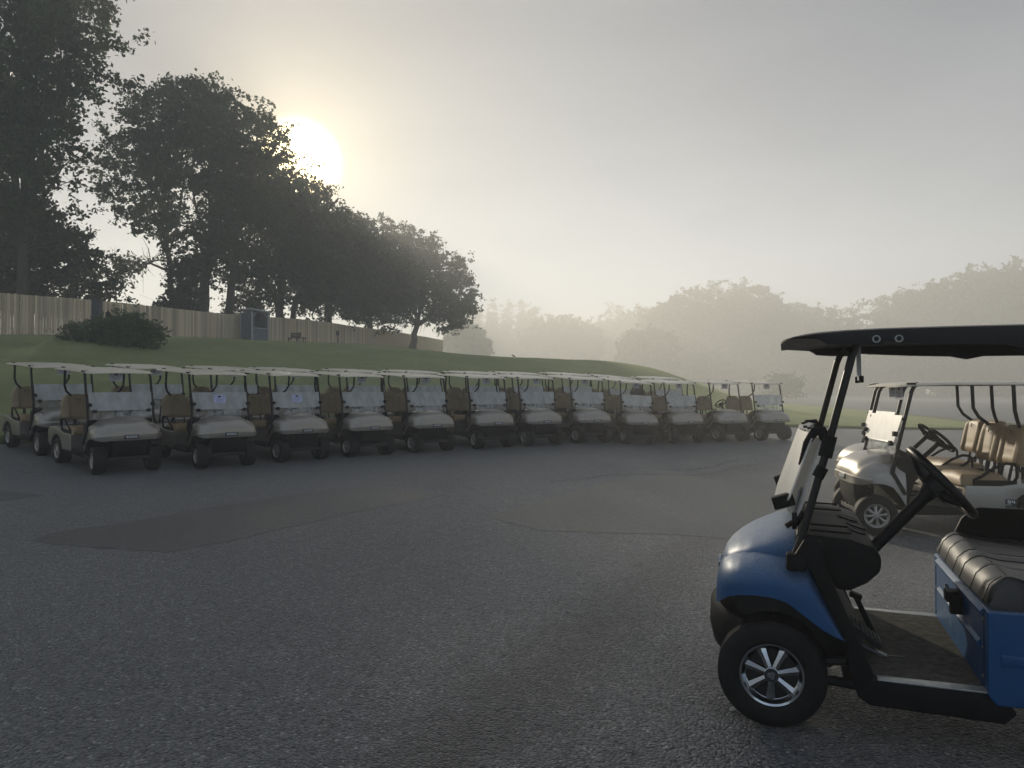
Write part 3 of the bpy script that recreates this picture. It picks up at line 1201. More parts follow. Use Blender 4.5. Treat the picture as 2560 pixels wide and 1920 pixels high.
    for s in (1, -1):
        y0, y1 = (.505, .575) if s > 0 else (-.575, -.505)
        sl = MB().prism_y([(-.29, .42), (-.315, .375), (-.92, .350), (-1.36, .345), (-1.36, .265), (-.36, .255), (-.28, .31)], y0, y1)
        link('sill', sl.mesh('sill', 'black_plastic', 30, bevel=0.01), root)
    # --- rear body with wheel arches
    poly = [(-.925, .60), (-.915, .31), (-1.36, .30)]
    for q in range(11):
        a_ = math.pi * (0.94 - 0.88 * q / 10)
        poly.append((-1.67 - 0.305 * math.cos(a_) * -1 if False else -1.67 + 0.305 * math.cos(math.pi - a_), ER + 0.01 + 0.30 * math.sin(a_)))
    poly += [(-2.02, .31), (-2.10, .36), (-2.13, .56), (-2.04, .655), (-1.80, .675), (-1.30, .600)]
    by = MB().prism_y(poly, -.585, .585)
    body = link('body', by.mesh('body', 'champagne_paint', 30, bevel=0.035, seg=3), root)
    bay = MB().box(-1.95, -.97, -.50, .50, .30, .58)
    link('bag_well', bay.mesh('bag_well', 'black_plastic', 30), root)
    mk = MB().box(-.909, -.904, -.06, .03, .44, .54)
    mk.box(-.910, -.904, .40, .46, .46, .56)
    link('socket_plate', mk.mesh('socket_plate', 'badge_black', 30), root)
    # --- seat
    mb = MB()
    nxs, nys = 14, 30
    top_, rings = [], []
    for i_ in range(nxs + 1):
        u = i_ / nxs
        x = -.89 - 0.50 * u
        for j_ in range(nys + 1):
            v = j_ / nys * 2 - 1
            ed = min(min(u, 1 - u) * 6, (1 - abs(v)) * 9, 1)
            z = .655 + 0.085 * math.sqrt(max(0, 1 - (1 - ed) ** 2)) + 0.010 * math.cos(v * 2 * math.pi) * -1 * ed - 0.025 * u * ed
            top_.append((x, v * .545, z))
    n2 = nys + 1
    fs = [(i_ * n2 + j_, i_ * n2 + j_ + 1, (i_ + 1) * n2 + j_ + 1, (i_ + 1) * n2 + j_) for i_ in range(nxs) for j_ in range(nys)]
    mb.add(top_, fs)
    rim_ = [top_[j_] for j_ in range(n2)] + [top_[i_ * n2 + nys] for i_ in range(1, nxs + 1)] + \
           [top_[nxs * n2 + j_] for j_ in range(nys - 1, -1, -1)] + [top_[i_ * n2] for i_ in range(nxs - 1, 0, -1)]
    low = [(x, y, .598) for x, y, z in rim_]
    mb.rings([rim_, low], cap=False)
    mb.add(low, [tuple(range(len(low)))])
    link('seat_cushion', mb.mesh('seat_cushion', 'tan_vinyl', 50), root)
    sb = link('seat_back', seat_back_mesh('tan_vinyl_dull'), root, loc=(-1.545, 0, .815))
    for yy in (-.265, .265):
        pr = MB()
        # a small printed emblem and two short lines under it
        M_ = Matrix.Translation((0, yy, 0)) @ Matrix.Rotation(R(-11.4), 4, 'Y')
        for (a0, a1, b0, b1) in ((-.055, .005, .372, .378), (-.05, .0, .362, .367), (-.045, -.005, .335, .339), (-.045, -.005, .325, .329)):
            pr.box(.0602, .0612, a0 * -1 - .0, a1 * -1, b0, b1, M_) if a0 > a1 else pr.box(.0602, .0612, -a1, -a0, b0, b1, M_)
        sw = [(.012, .345), (.030, .352), (.034, .366), (.018, .378), (.020, .392), (.040, .396)]
        for (ya, za), (yb, zb) in zip(sw[:-1], sw[1:]):
            pr.tube([M_ @ Vector((.0604, -ya - .01, za)), M_ @ Vector((.0604, -yb - .01, zb))], 0.0045, 5)
        link('emblem', pr.mesh('emblem', 'print_ink', 30), sb)
    br = MB()
    for yy in (-.30, -.10, .10, .30):
        br.tube([(-1.55, yy, .84), (-1.50, yy, .60)], 0.016, 6)
    br.box(-1.66, -1.60, -.50, .50, .90, .94)
    link('seat_bracket', br.mesh('seat_bracket', 'black_tube', 30), root)
    for s in (1, -1):
        hr = MB()
        y = s * .555
        hr.tube([(-1.02, y, .655), (-1.10, y, .70), (-1.24, y, .80), (-1.36, y, .852), (-1.45, y, .845), (-1.475, y, .80), (-1.475, y, .70), (-1.44, y, .64)], 0.017, 8)
        hr.box(-1.47, -1.02, y - .012, y + .012, .60, .66)
        link('hip_restraint', hr.mesh('hip_restraint', 'black_plastic', 40), root)
    # --- struts
    for s in (1, -1):
        y = s * .555
        fs_ = MB().tube([(-.285, s * .592, .49), (-.150, s * .592, .735), (-.20, y, .95), (-.365, y, 1.66), (-.395, s * .545, 1.715), (-.45, s * .50, 1.75)], 0.022, 10)
        link('front_strut', fs_.mesh('front_strut', 'black_tube', 40), root)
        rs_ = MB().tube([(-1.46, s * .515, 1.77), (-1.475, s * .515, 1.45), (-1.52, s * .47, 1.34), (-1.64, s * .31, 1.20), (-1.67, s * .28, 1.00), (-1.67, s * .28, .60)], 0.021, 10)
        link('rear_strut', rs_.mesh('rear_strut', 'black_tube', 40), root)
    rf = link('roof', roof_mesh(-.225, -1.96, .600, 1.738, 1.766, 1.766, .028, 'white_roof'), root)
    for s in (1, -1):
        hd = MB().box(-1.72, -1.60, s * .48 - .03, s * .48 + .03, 1.745, 1.788)
        link('handle', hd.mesh('handle', 'black_plastic', 30, bevel=0.02), rf)
        st_ = MB().box(-.40, -.30, s * .592 - .016, s * .592 + .016, 1.738, 1.764)
        link('roof_bracket', st_.mesh('roof_bracket', 'dark_frame', 30, bevel=.006), rf)
    # --- windshield: lower pane, the upper one folded down in front of it
    lo_ = pane([(-.195, -.535, .935), (-.195, .535, .935), (-.302, .535, 1.365), (-.302, -.535, 1.365)])
    wl = link('windshield', lo_.mesh('windshield', 'clear_pane', 20), root)
    up = pane([(-.186, -.52, 1.085), (-.180, -.48, 1.070), (-.180, .48, 1.070), (-.186, .52, 1.085), (-.276, .535, 1.385), (-.276, -.535, 1.385)])
    wu = link('folded_pane', up.mesh('folded_pane', 'dewy_pane', 20), root)
    for s in (1, -1):
        for (x, z, y) in ((-.190, 1.175, .535), (-.170, 1.062, .455)):
            cl = MB().box(x - .025, x + .022, s * y - .032, s * y + .032, z - .028, z + .028)
            link('clip', cl.mesh('clip', 'black_plastic', 30, bevel=0.006), wu)
        cl = MB().tube([(-.296, s * .54, 1.345), (-.272, s * .57, 1.345)], 0.02, 8)
        link('hinge', cl.mesh('hinge', 'black_plastic', 30), wu)
    steering(root, (-.80, .26, 1.09), .17, (-.72, 0, .69), (-.47, .26, .76))
    cd = MB().box(-.30, -.29, -.05, .06, .915, 1.03)
    link('score_card', cd.mesh('score_card', 'paper', 30), root)
    pb = MB().box(-.44, -.40, .05, .15, .36, .47)
    link('pedal', pb.mesh('pedal', 'dark_frame', 30, bevel=.005), root)
    # --- bag rack at the back
    bk = MB()
    for s in (1, -1):
        bk.tube([(-1.98, s * .42, .62), (-1.90, s * .42, 1.02), (-1.74, s * .42, 1.06), (-1.68, s * .30, 1.02)], 0.014, 6)
    bk.tube([(-1.91, -.42, 1.00), (-1.91, .42, 1.00)], 0.014, 6)
    link('bag_rack', bk.mesh('bag_rack', 'black_tube', 40), root)
    add_wheels(root, 1.67, .92, .96, ER, E_TYRE, E_RIM, E_WELL)
    return root


def place_cart(o, c, h):
    """stand the cart on the ground: c = front axle centre (x, y), h = heading"""
    l_ = Vector((-h.y, h.x))
    f = Vector((c.x, c.y, hz(c.x, c.y)))
    rr = c - h * 1.67
    r_ = Vector((rr.x, rr.y, hz(rr.x, rr.y)))
    lw, rw = c - h * .8 + l_ * .46, c - h * .8 - l_ * .46
    left = Vector((lw.x, lw.y, hz(lw.x, lw.y))) - Vector((rw.x, rw.y, hz(rw.x, rw.y)))
    fw = (f - r_).normalized()
    left = (left - fw * left.dot(fw)).normalized()
    up = fw.cross(left)
    M_ = Matrix((fw, left, up)).transposed().to_4x4()
    M_.translation = f + Vector((0, 0, 0.006))
    o.matrix_world = M_
    return M_


ORD = ['leftmost', 'second', 'third', 'fourth', 'fifth', 'sixth', 'seventh', 'eighth', 'ninth', 'tenth', 'eleventh', 'last']
proto = make_golf_cart()
front = []
for i_, (c, h, hd) in enumerate(CARTS):
    o = proto if i_ == 0 else copy_tree(proto)
    front.append((o, place_cart(o, c, h)))
back = []
for i_ in range(11):
    o = copy_tree(proto)
    c, h, hd = CARTS[i_]
    h = Matrix.Rotation(R(random.uniform(-2, 2)), 2) @ h
    jit = random.uniform(-.06, .06)
    back.append((o, place_cart(o, c - h * BACK_GAP[i_] + Vector((-h.y, h.x)) * jit, h)))
front_labels = [
    'champagne golf cart at the left end of the front row, windshield without a notice',
    'second champagne golf cart from the left, front row, notice taped on its windshield',
    'third champagne golf cart from the left, front row, notice taped on its windshield',
    'fourth champagne golf cart from the left in the front row',
    'fifth champagne golf cart from the left in the front row',
    'sixth champagne golf cart from the left in the front row',
    'seventh champagne golf cart from the left in the front row',
    'champagne golf cart fourth from the right end of the front row, white roof, between two carts',
    'ninth champagne golf cart from the left in the front row',
    'champagne golf cart in the front row with a dark brown bundle behind its windshield',
    'champagne golf cart in the front row without a windshield, its steering wheel showing',
    'champagne golf cart at the right end of the front row beside the grass slope']
front_labels[7] = 'eighth champagne golf cart from the left in the front row'
for (o, M_), lb in zip(front, front_labels):
    o['label'], o['category'], o['group'] = lb, 'golf cart', 'golf carts lined up in the front row'
back_labels = ['champagne golf cart at the left end of the back row'] + \
    ['%s champagne golf cart from the left in the half hidden back row' % n for n in ORD[1:10]] + \
    ['champagne golf cart at the right end of the half hidden back row']
for (o, M_), lb in zip(back, back_labels):
    o['label'], o['category'], o['group'] = lb, 'golf cart', 'golf carts lined up in the back row'
for o, M_ in front + back:
    sa_ = R(random.gauss(0, 7))
    for ch in o.children:
        if ch.name.split('.')[0] == 'wheel':
            ch.rotation_euler.y = random.uniform(0, 6.28)
            if ch.location.x > -.5:
                ch.rotation_euler.z += sa_
# the eleventh cart of the front row has its windshield taken off
for ch in list(front[10][0].children):
    if ch.name.split('.')[0] in ('windshield', 'folded_pane', 'score_card'):
        for g_ in list(ch.children):
            bpy.data.objects.remove(g_)
        bpy.data.objects.remove(ch)

# the pair on the right
TH = R(172)
hN = Vector((math.cos(TH), math.sin(TH)))
PAIR = []
for c, lb in ((Vector((4.28, 9.39)), 'champagne golf cart numbered 54 just beyond the blue cart'),
              (Vector((4.86, 10.72)), 'champagne golf cart parked side by side beyond cart number 54')):
    o = copy_tree(proto)
    M_ = place_cart(o, c, hN)
    o['label'], o['category'], o['group'] = lb, 'golf cart', 'pair of golf carts behind the blue cart'
    PAIR.append((o, M_))
    for ch in o.children_recursive:
        b_ = ch.name.split('.')[0]
        if b_ == 'folded_pane':
            ch.data = ch.data.copy()
            ch.data.materials[0] = MATS['dewy_pane_white']
        if b_ == 'seat_back':
            ch.data = ch.data.copy()
            ch.data.materials[0] = MATS['tan_vinyl']
o = PAIR[0][0]
pl = MB().box(-1.46, -1.34, .586, .590, .40, .455)
np_ = link('number_plate', pl.mesh('number_plate', 'badge_black', 20, bevel=0.0), o)
nl = loop_letters('54', 0.032, 0.2, 0.010, 0.002).mesh('numerals', 'badge_letter', 20)
n_ = link('numerals', nl, np_, loc=(-1.40, .590, .411))
n_.rotation_euler = (0, 0, R(90))
pl = MB().box(-1.46, -1.34, .586, .590, .355, .388)
link('number_plate', pl.mesh('number_plate', 'badge_black', 20), o)


# ------------------------------------------------------------------ paper notices
def notice_mesh():
    mb = MB().box(-.0008, .0008, -.115, .115, -.15, 0)
    return mb.mesh('paper_notice', 'paper', 20)


def print_mesh():
    mb = MB().box(.0008, .0016, -.032, .032, -.050, -.012)
    for q, (w_, z) in enumerate(((.085, -.068), (.075, -.078), (.08, -.088), (.06, -.100), (.082, -.112), (.07, -.124))):
        mb.box(.0008, .0014, -w_, w_, z - .0025, z)
    for s in (1, -1):
        mb.box(.0008, .0014, s * .075 - .02, s * .075 + .02, -.030, -.022)
    return mb.mesh('print', 'print_ink', 20)


NOT, PRI = notice_mesh(), print_mesh()


def notice(M_, loc, tilt, label, group, scale=1.0, m=None):
    me = NOT
    if m:
        me = NOT.copy()
        me.materials[0] = MATS[m]
    o = link('paper_notice', me, None, label, 'notice', group)
    o.matrix_world = M_ @ Matrix.Translation(loc) @ Matrix.Rotation(tilt, 4, 'Y') @ Matrix.Rotation(random.gauss(0, .02), 4, 'X') @ Matrix.Scale(scale, 4)
    link('print', PRI, o)
    return o


fr_names = ['left end', 'second', 'third', 'fourth', 'fifth', 'sixth', 'seventh', 'eighth', 'ninth', 'tenth', 'eleventh', 'right end']


def which(i_, n, row):
    return ('left end cart of the %s row' % row) if i_ == 0 else ('right end cart of the %s row' % row) if i_ == n - 1 else \
        ('%s cart from left, %s row' % (ORD[i_], row))


for i_, (o, M_) in enumerate(front):
    if i_ in (1, 2):
        notice(M_, (-.2515, random.uniform(-.03, .03), 1.335), R(-17.5), 'white notice taped to windshield of ' + which(i_, 12, 'front'), 'notices on the golf carts', m='notice_paper')
    else:
        notice(M_, (-.36, random.uniform(-.06, .06), 1.728), R(random.uniform(-4, 4)), 'white notice hanging under roof of ' + which(i_, 12, 'front'), 'notices on the golf carts')
for i_, (o, M_) in enumerate(back):
    notice(M_, (-.36, random.uniform(-.06, .06), 1.728), R(random.uniform(-4, 4)), 'white notice hanging under roof of ' + which(i_, 11, 'back'), 'notices on the golf carts')
for (o, M_), lb in zip(PAIR, ('white notice hanging under the roof of the cart numbered 54', 'white notice hanging under the roof of the cart beyond number 54')):
    notice(M_, (-.40, 0.05, 1.735), R(2), lb, 'notices on the golf carts', 1.15)

# a dark brown bundle heaped behind the windshield of the tenth cart
c, h, hd = CARTS[9]
q_ = c - h * 2.25 + Vector((-h.y, h.x)) * -0.02
bz = hz(q_.x, q_.y) + 1.02
mb = MB()
rings = []
for i_ in range(13):
    t = i_ / 12
    w_ = 0.34 * (1 - 0.25 * t) * math.sqrt(max(0.02, 1 - t ** 3)) * (1 + .05 * math.sin(i_ * 2))
    rings.append([(w_ * 0.75 * math.cos(2 * math.pi * k_ / 18), w_ * math.sin(2 * math.pi * k_ / 18) * (1 + .06 * math.sin(3 * k_)) - .06 * t,
                   t * (.60 + .035 * math.sin(k_ * 1.3))) for k_ in range(18)])
mb.rings(rings)
bo = link('bundle', mb.mesh('bundle', 'brown_canvas', 60), None, 'dark brown lumpy bundle heaped on the back of a front row golf cart', 'bundle', loc=(q_.x, q_.y, bz))
bo.rotation_euler = (0, 0, R(hd))


# ------------------------------------------------------------------ the blue golf cart
def make_blue_cart():
    root = link('golf_cart', None, None, 'blue golf cart with black roof and black seat, closest to the camera', 'golf cart')
    # fender shell: the lower, wider part of the cowl
    kx = [.250, .245, .235, .215, .18, .13, .07, .0, -.06, -.105]
    kw = [.30, .35, .40, .45, .50, .535, .553, .560, .562, .562]
    kt = [.560, .60, .635, .665, .695, .722, .742, .752, .752, .745]
    kl = [.470, .475, .488, .512, .545, .563, .572, .570, .556, .525]
    fx = np.concatenate([np.linspace(.25, .215, 7), np.linspace(.20, -.105, 22)])
    arr = [interp_list(fx, kx, v) for v in (kw, kt, kl)]
    rg = shell(fx, *arr, 0.52, 0.62, 32)
    mb = MB()
    mb.rings(rg, cap=False, closed=False)
    mb.add(rg[0], [tuple(range(len(rg[0])))])
    for side in (0, -1):
        lip = []
        for ring in rg:
            p = ring[side]
            lip += [p, (p[0] - .012, p[1] * .94, p[2] + .012)]
        mb.add(lip, [(2 * q, 2 * q + 1, 2 * q + 3, 2 * q + 2) for q in range(len(rg) - 1)])
    fender = link('cowl', mb.mesh('cowl', 'blue_paint', 45), root)
    # the domed hood that sits on it, edges curling down to the fender crease
    kx = [.247, .24, .225, .20, .15, .09, .0, -.06, -.098]
    kw = [.10, .17, .23, .29, .35, .395, .435, .450, .455]
    kt = [.575, .625, .668, .700, .740, .775, .815, .836, .846]
    kl = [.54, .55, .58, .60, .62, .64, .66, .67, .68]
    fx = np.concatenate([np.linspace(.247, .20, 9), np.linspace(.185, -.098, 20)])
    arr = [interp_list(fx, kx, v) for v in (kw, kt, kl)]
    rg = shell(fx, *arr, 0.62, 0.42, 30)
    mb = MB()
    mb.rings(rg, cap=False, closed=False)
    mb.add(rg[0], [tuple(range(len(rg[0])))])
    mb.add(rg[-1], [tuple(range(len(rg[-1])))])
    hood = link('hood', mb.mesh('hood', 'blue_paint', 45), root)
    eb = MB().tube([(.248, 0, .590), (.258, 0, .590)], .034, 20)
    link('emblem', eb.mesh('emblem', 'chrome', 30), hood)
    # rear part of the fender, running down behind the wheel
    fx = np.linspace(-.104, -.292, 14)
    kx = [-.104, -.15, -.20, -.25, -.292]
    arr = [interp_list(fx, kx, v) for v in ([.562, .563, .564, .564, .564], [.746, .790, .680, .545, .424], [.525, .492, .455, .430, .415])]
    rg = shell(fx, *arr, 0.52, 0.62, 32)
    for s in (0, 1):
        fe = MB().rings([(rg_[:8] if s else rg_[-8:]) for rg_ in rg], cap=False, closed=False)
        link('fender', fe.mesh('fender', 'blue_paint', 45), root)
    # black bumper below the nose
    mb = MB()
    rings = []
    for i_ in range(17):
        v = i_ / 16 * 2 - 1
        y = v * .46
        xf = .295 - .09 * v * v - .06 * abs(v) ** 6
        ring = []
        for x_, z_ in ((-.10, .44), (-.03, .455), (0, .42), (.004, .33), (-.01, .27), (-.05, .245), (-.11, .25)):
            ring.append((xf + x_, y, z_ - .02 * abs(v) ** 4))
        rings.append(ring)
    mb.rings(rings)
    link('bumper', mb.mesh('bumper', 'black_plastic', 40), root)
    ib = MB().prism_y([(.18, .52), (.10, .27), (-.24, .22), (-.33, .28), (-.25, .50), (-.10, .62), (.10, .60)], -.34, .34)
    link('front_panel', ib.mesh('front_panel', 'rim_dark', 30, bevel=.02), root)
    ch = MB().tube([(0, -.42, .229), (0, .42, .229)], .028, 10)
    for s in (1, -1):
        ch.tube([(-.02, s * .30, .56), (.0, s * .36, .25)], .024, 10)
        ch.tube([(0, s * .40, .205), (-.36, s * .40, .185)], .022, 8)
        ch.tube([(-.01, s * .43, .26), (-.30, s * .45, .30)], .020, 8)
    ch.box(-2.0, -.30, -.32, .32, .16, .235)
    ch.tube([(-1.66, -.42, .229), (-1.66, .42, .229)], .045, 10)
    link('chassis', ch.mesh('chassis', 'dark_frame', 30), root)
    # dash with trays and cup holders
    ds = MB().prism_y([(-.098, .842), (-.200, .836), (-.32, .826), (-.41, .800), (-.435, .755), (-.430, .700), (-.38, .650), (-.31, .610), (-.26, .615), (-.22, .66), (-.11, .70)], -.515, .515)
    dash = link('dashboard', ds.mesh('dashboard', 'black_plastic', 30, bevel=.022, seg=3), root)
    for (x, y, rr) in ((-.375, .05, .045), (-.35, -.12, .045), (-.365, .22, .036)):
        cp = MB()
        zz = .834 - (abs(x) - .32) * .29 if abs(x) > .32 else .836
        ring_tube(cp, (x, y, zz - .004), rr, .004, (-.289, 0, 1), 26, 6)
        cp.tube([(x + .0048, y, zz - .02), (x, y, zz - .0035)], rr, 22)
        link('cup_holder', cp.mesh('cup_holder', 'rim_dark', 30), dash)
    for (y0, y1) in ((-.42, -.20), (.30, .46)):
        ty = MB().box(-.33, -.16, y0, y1, .828, .846)
        ty2 = MB()
        pts_ = [(-.32, y0, .845), (-.32, y1, .845), (-.16, y1, .850), (-.16, y0, .850), (-.32, y0, .845)]
        ty2.tube(pts_, .0045, 6)
        link('tray', ty2.mesh('tray', 'black_plastic', 30), dash)
    # black side trim from the windshield post down to the floor
    A = [(-.062, .695), (-.066, .738), (-.098, .768), (-.13, .825), (-.205, .822), (-.218, .71), (-.30, .52), (-.398, .288), (-.338, .190), (-.313, .274), (-.296, .40), (-.152, .707)]
    for s in (1, -1):
        y0, y1 = (.505, .572) if s > 0 else (-.572, -.505)
        tm = MB().prism_y(A, y0, y1)
        link('side_trim', tm.mesh('side_trim', 'black_plastic', 30, bevel=.007), root)
        sl = MB().prism_y([(-.35, .272), (-.86, .262), (-.90, .20), (-.86, .155), (-.38, .165), (-.335, .195)], *((.495, .566) if s > 0 else (-.566, -.495)))
        link('sill', sl.mesh('sill', 'black_plastic', 30, bevel=.008), root)
        al = MB().box(-.83, -.41, s * .53 - .03, s * .53 + .03, .2655, .2745)
        link('step_edge', al.mesh('step_edge', 'aluminium', 30, bevel=.003), root)
    kp = MB().prism_y([(-.28, .52), (-.40, .278), (-.36, .255), (-.25, .50)], -.50, .50)
    link('kick_panel', kp.mesh('kick_panel', 'black_plastic', 30), root)
    fl = MB().prism_y([(-.37, .282), (-.83, .272), (-.83, .225), (-.36, .225)], -.497, .497)
    floor = link('floor', fl.mesh('floor', 'floor_mat', 30), root)
    slot = MB().box(-.55, -.46, .235, .265, .2695, .2815)
    link('pedal_slot', slot.mesh('pedal_slot', 'rim_dark', 30, bevel=.005), floor)
    # pedals
    Mp = Matrix.Translation((-.385, .20, .365)) @ Matrix.Rotation(R(-36), 4, 'Y')
    pd = MB().box(-.085, .085, -.075, .075, -.012, .012, Mp)
    for q in range(7):
        pd.box(-.075 + q * .022, -.066 + q * .022, -.066, .066, .012, .018, Mp)
    link('brake_pedal', pd.mesh('brake_pedal', 'dark_frame', 30, bevel=.002), root)
    pa = MB().box(-.012, .012, -.014, .014, -.10, .10, Matrix.Translation((-.405, .10, .405)) @ Matrix.Rotation(R(24), 4, 'Y'))
    pa.box(-.030, .022, -.022, .022, -.012, .012, Matrix.Translation((-.362, .10, .498)) @ Matrix.Rotation(R(-20), 4, 'Y'))
    link('parking_pedal', pa.mesh('parking_pedal', 'black_plastic', 30, bevel=.003), root)
    pr = MB().box(-.10, .06, -.02, .02, -.006, .006, Matrix.Translation((-.43, .25, .295)) @ Matrix.Rotation(R(-22), 4, 'Y'))
    link('pedal_bracket', pr.mesh('pedal_bracket', 'steel', 30, bevel=.002), root)
    # seat base
    poly = [(-.800, .590), (-.800, .262), (-.83, .225), (-1.34, .24)]
    for q in range(13):
        a_ = math.pi * (1 - q / 12)
        poly.append((-1.66 - .31 * math.cos(a_) , .24 + .30 * math.sin(a_)) if False else (-1.66 + .31 * math.cos(math.pi - a_), .24 + .30 * math.sin(a_)))
    poly += [(-2.02, .26), (-2.12, .33), (-2.15, .56), (-2.04, .66), (-1.75, .68), (-1.30, .600)]
    by = MB().prism_y(poly, -.572, .572)
    body = link('body', by.mesh('body', 'blue_paint', 30, bevel=.045, seg=4), root)
    # pressed ribs across the front of the seat base, and a line along the side
    for (z, y0, y1) in ((.566, -.47, .50), (.430, -.43, .45)):
        rb = MB().prism_y([(-.801, z + .020), (-.786, z + .006), (-.788, z - .010), (-.801, z - .014)], y0, y1)
        link('rib', rb.mesh('rib', 'blue_paint', 30, bevel=.004), body)
    for s in (1, -1):
        yy = s * .5725
        rb = MB().box(-1.34, -.845, yy - .004, yy + .004, .385, .425)
        link('rib', rb.mesh('rib', 'blue_paint', 30, bevel=.003), body)
    # seams and screws where the front sheet meets the side panels
    for s in (1, -1):
        gp = MB().tube([(-.7995, s * .515, .285), (-.7995, s * .515, .575)], .0028, 6)
        link('panel_gap', gp.mesh('panel_gap', 'rim_dark', 40), body)
        for z in (.315, .43, .545):
            sc = MB().tube([(-.800, s * .497, z), (-.7965, s * .497, z)], .006, 10)
            link('screw', sc.mesh('screw', 'aluminium', 40), body)
    lv = MB().box(-.795, -.735, .055, .125, .505, .555)
    lv.box(-.800, -.750, .095, .135, .455, .535)
    link('gear_lever', lv.mesh('gear_lever', 'black_plastic', 30, bevel=.006), root)
    ks = MB()
    ks.tube([(-.800, -.20, .50), (-.785, -.20, .50)], .016, 12)
    link('key_switch', ks.mesh('key_switch', 'chrome', 30), root)
    # seat cushion: two pads with raised bolsters between piped seams
    mb = MB()
    nxs, nys = 22, 60
    top_ = []

    def pad(v):
        a_ = abs(v)
        return .018 * math.exp(-((a_ - .98) / .10) ** 2) + .016 * math.exp(-((v) / .10) ** 2) + .012 * math.cos((a_ - .5) * math.pi * 2) * .5
    for i_ in range(nxs + 1):
        u = i_ / nxs
        for j_ in range(nys + 1):
            v = j_ / nys * 2 - 1
            eu = min(1, min(u * 5.0, (1 - u) * 8))
            ev = min(1, (1 - abs(v)) * 11)
            rr = math.sqrt(max(0, 1 - (1 - eu) ** 2.2)) * (0.35 + .65 * math.sqrt(max(0, 1 - (1 - ev) ** 2)))
            seam = sum(math.exp(-((v - sv) / .010) ** 2) for sv in (-.86, -.50, -.12, .12, .50, .86))
            z = .612 + (.092 + pad(v)) * rr - .006 * seam * rr - .02 * u * rr + .014 * math.exp(-((u - .16) / .10) ** 2) * rr
            x = -.812 - .47 * u - .018 * (1 - abs(v)) * 0 + .015 * (1 - u) * math.cos(v * 1.3)
            top_.append((x, v * .545, z))
    n2 = nys + 1
    fs = [(i_ * n2 + j_, i_ * n2 + j_ + 1, (i_ + 1) * n2 + j_ + 1, (i_ + 1) * n2 + j_) for i_ in range(nxs) for j_ in range(nys)]
    mb.add(top_, fs)
    rim_ = [top_[j_] for j_ in range(n2)] + [top_[i_ * n2 + nys] for i_ in range(1, nxs + 1)] + \
           [top_[nxs * n2 + j_] for j_ in range(nys - 1, -1, -1)] + [top_[i_ * n2] for i_ in range(nxs - 1, 0, -1)]
    low = [(x - .012, y, .594) for x, y, z in rim_]
    mb.rings([rim_, low], cap=False)
    mb.add(low, [tuple(range(len(low)))])
    cush = link('seat_cushion', mb.mesh('seat_cushion', 'black_vinyl', 60), root)
    for sv in (-.86, -.50, -.12, .12, .50, .86):
        j_ = int(round((sv + 1) / 2 * nys))
        for dj in (0,):
            pts_ = [Vector(top_[i_ * n2 + j_ + dj]) + Vector((0, 0, .0015)) for i_ in range(nxs + 1)]
            pts_ = [Vector(low[j_]) + Vector((.010, 0, .01))] + pts_
            sm = MB().tube(pts_, .0028, 5)
            link('seam', sm.mesh('seam', 'vinyl_seam', 60), cush)
    i_ = 4
    for j0, j1 in ((5, 14), (16, 26), (34, 44), (46, 55)):
        sm = MB().tube([Vector(top_[i_ * n2 + j_]) + Vector((0, 0, .0012)) for j_ in range(j0, j1)], .0024, 5)
        link('seam', sm.mesh('seam', 'vinyl_seam', 60), cush)
    link('seat_back', seat_back_mesh('black_vinyl'), root, loc=(-1.36, 0, .76))
    # hip restraints: plates that arch over the seat ends
    for s in (1, -1):
        outl = []
        xo = -.03 if s < 0 else -.085
        for q in range(15):
            t = q / 14
            outl.append((-.865 + xo - .40 * t, .715 + .130 * min(1, (t * 4.2)) ** .55 * (1 if t < .8 else 1 - (t - .8) * 1.2)))
        pl_ = MB().prism_y([(-.855 + xo, .60)] + outl + [(-1.36, .60)], s * .560 - .012, s * .560 + .012)
        link('hip_restraint', pl_.mesh('hip_restraint', 'black_plastic', 40, bevel=.004), root)
    # roof: a deep edge with a cut-away behind the nose, crowned between
    rx = [-.040, -.050, -.065, -.09, -.13, -.185, -.205, -.222, -.30, -.430, -.445, -.55, -.70, -.88, -.93, -.955, -.98, -1.03, -1.3, -1.6, -1.85, -1.92, -1.96]
    rw = [.30, .38, .44, .49, .525, .55, .557, .562, .572, .576, .576, .577, .578, .578, .578, .578, .578, .578, .578, .577, .56, .53, .46]
    rt = [1.674, 1.679, 1.684, 1.690, 1.697, 1.703, 1.704, 1.705, 1.709, 1.713, 1.713, 1.714, 1.715, 1.715, 1.715, 1.715, 1.715, 1.715, 1.715, 1.714, 1.710, 1.702, 1.690]
    rb_ = [1.670, 1.672, 1.673, 1.673, 1.672, 1.669, 1.658, 1.646, 1.640, 1.638, 1.651, 1.644, 1.636, 1.630, 1.619, 1.614, 1.619, 1.630, 1.630, 1.632, 1.64, 1.65, 1.67]
    rings = []
    for x, w_, t_, b_ in zip(rx, rw, rt, rb_):
        ring = []
        for q in range(15):
            v = q / 14 * 2 - 1
            ring.append((x, v * w_, t_ - .012 * abs(v) ** 8 + .008 * (1 - v * v) * min(1, (-.03 - x) * 6)))
        under = min(.028, (t_ - b_))
        ring.append((x, w_ * 1.004, (t_ + b_) / 2))
        ring.append((x, w_ - .004, b_))
        ring.append((x, w_ - .040, b_ + .002))
        for q in range(11):
            v = 1 - q / 10 * 2
            ring.append((x, v * (w_ - .055), t_ - under + .006 * (1 - v * v) * min(1, (-.03 - x) * 6)))
        ring.append((x, -w_ + .040, b_ + .002))
        ring.append((x, -w_ + .004, b_))
        ring.append((x, -w_ * 1.004, (t_ + b_) / 2))
        rings.append(ring)
    rf = link('roof', MB().rings(rings).mesh('roof', 'dark_roof', 32), root)
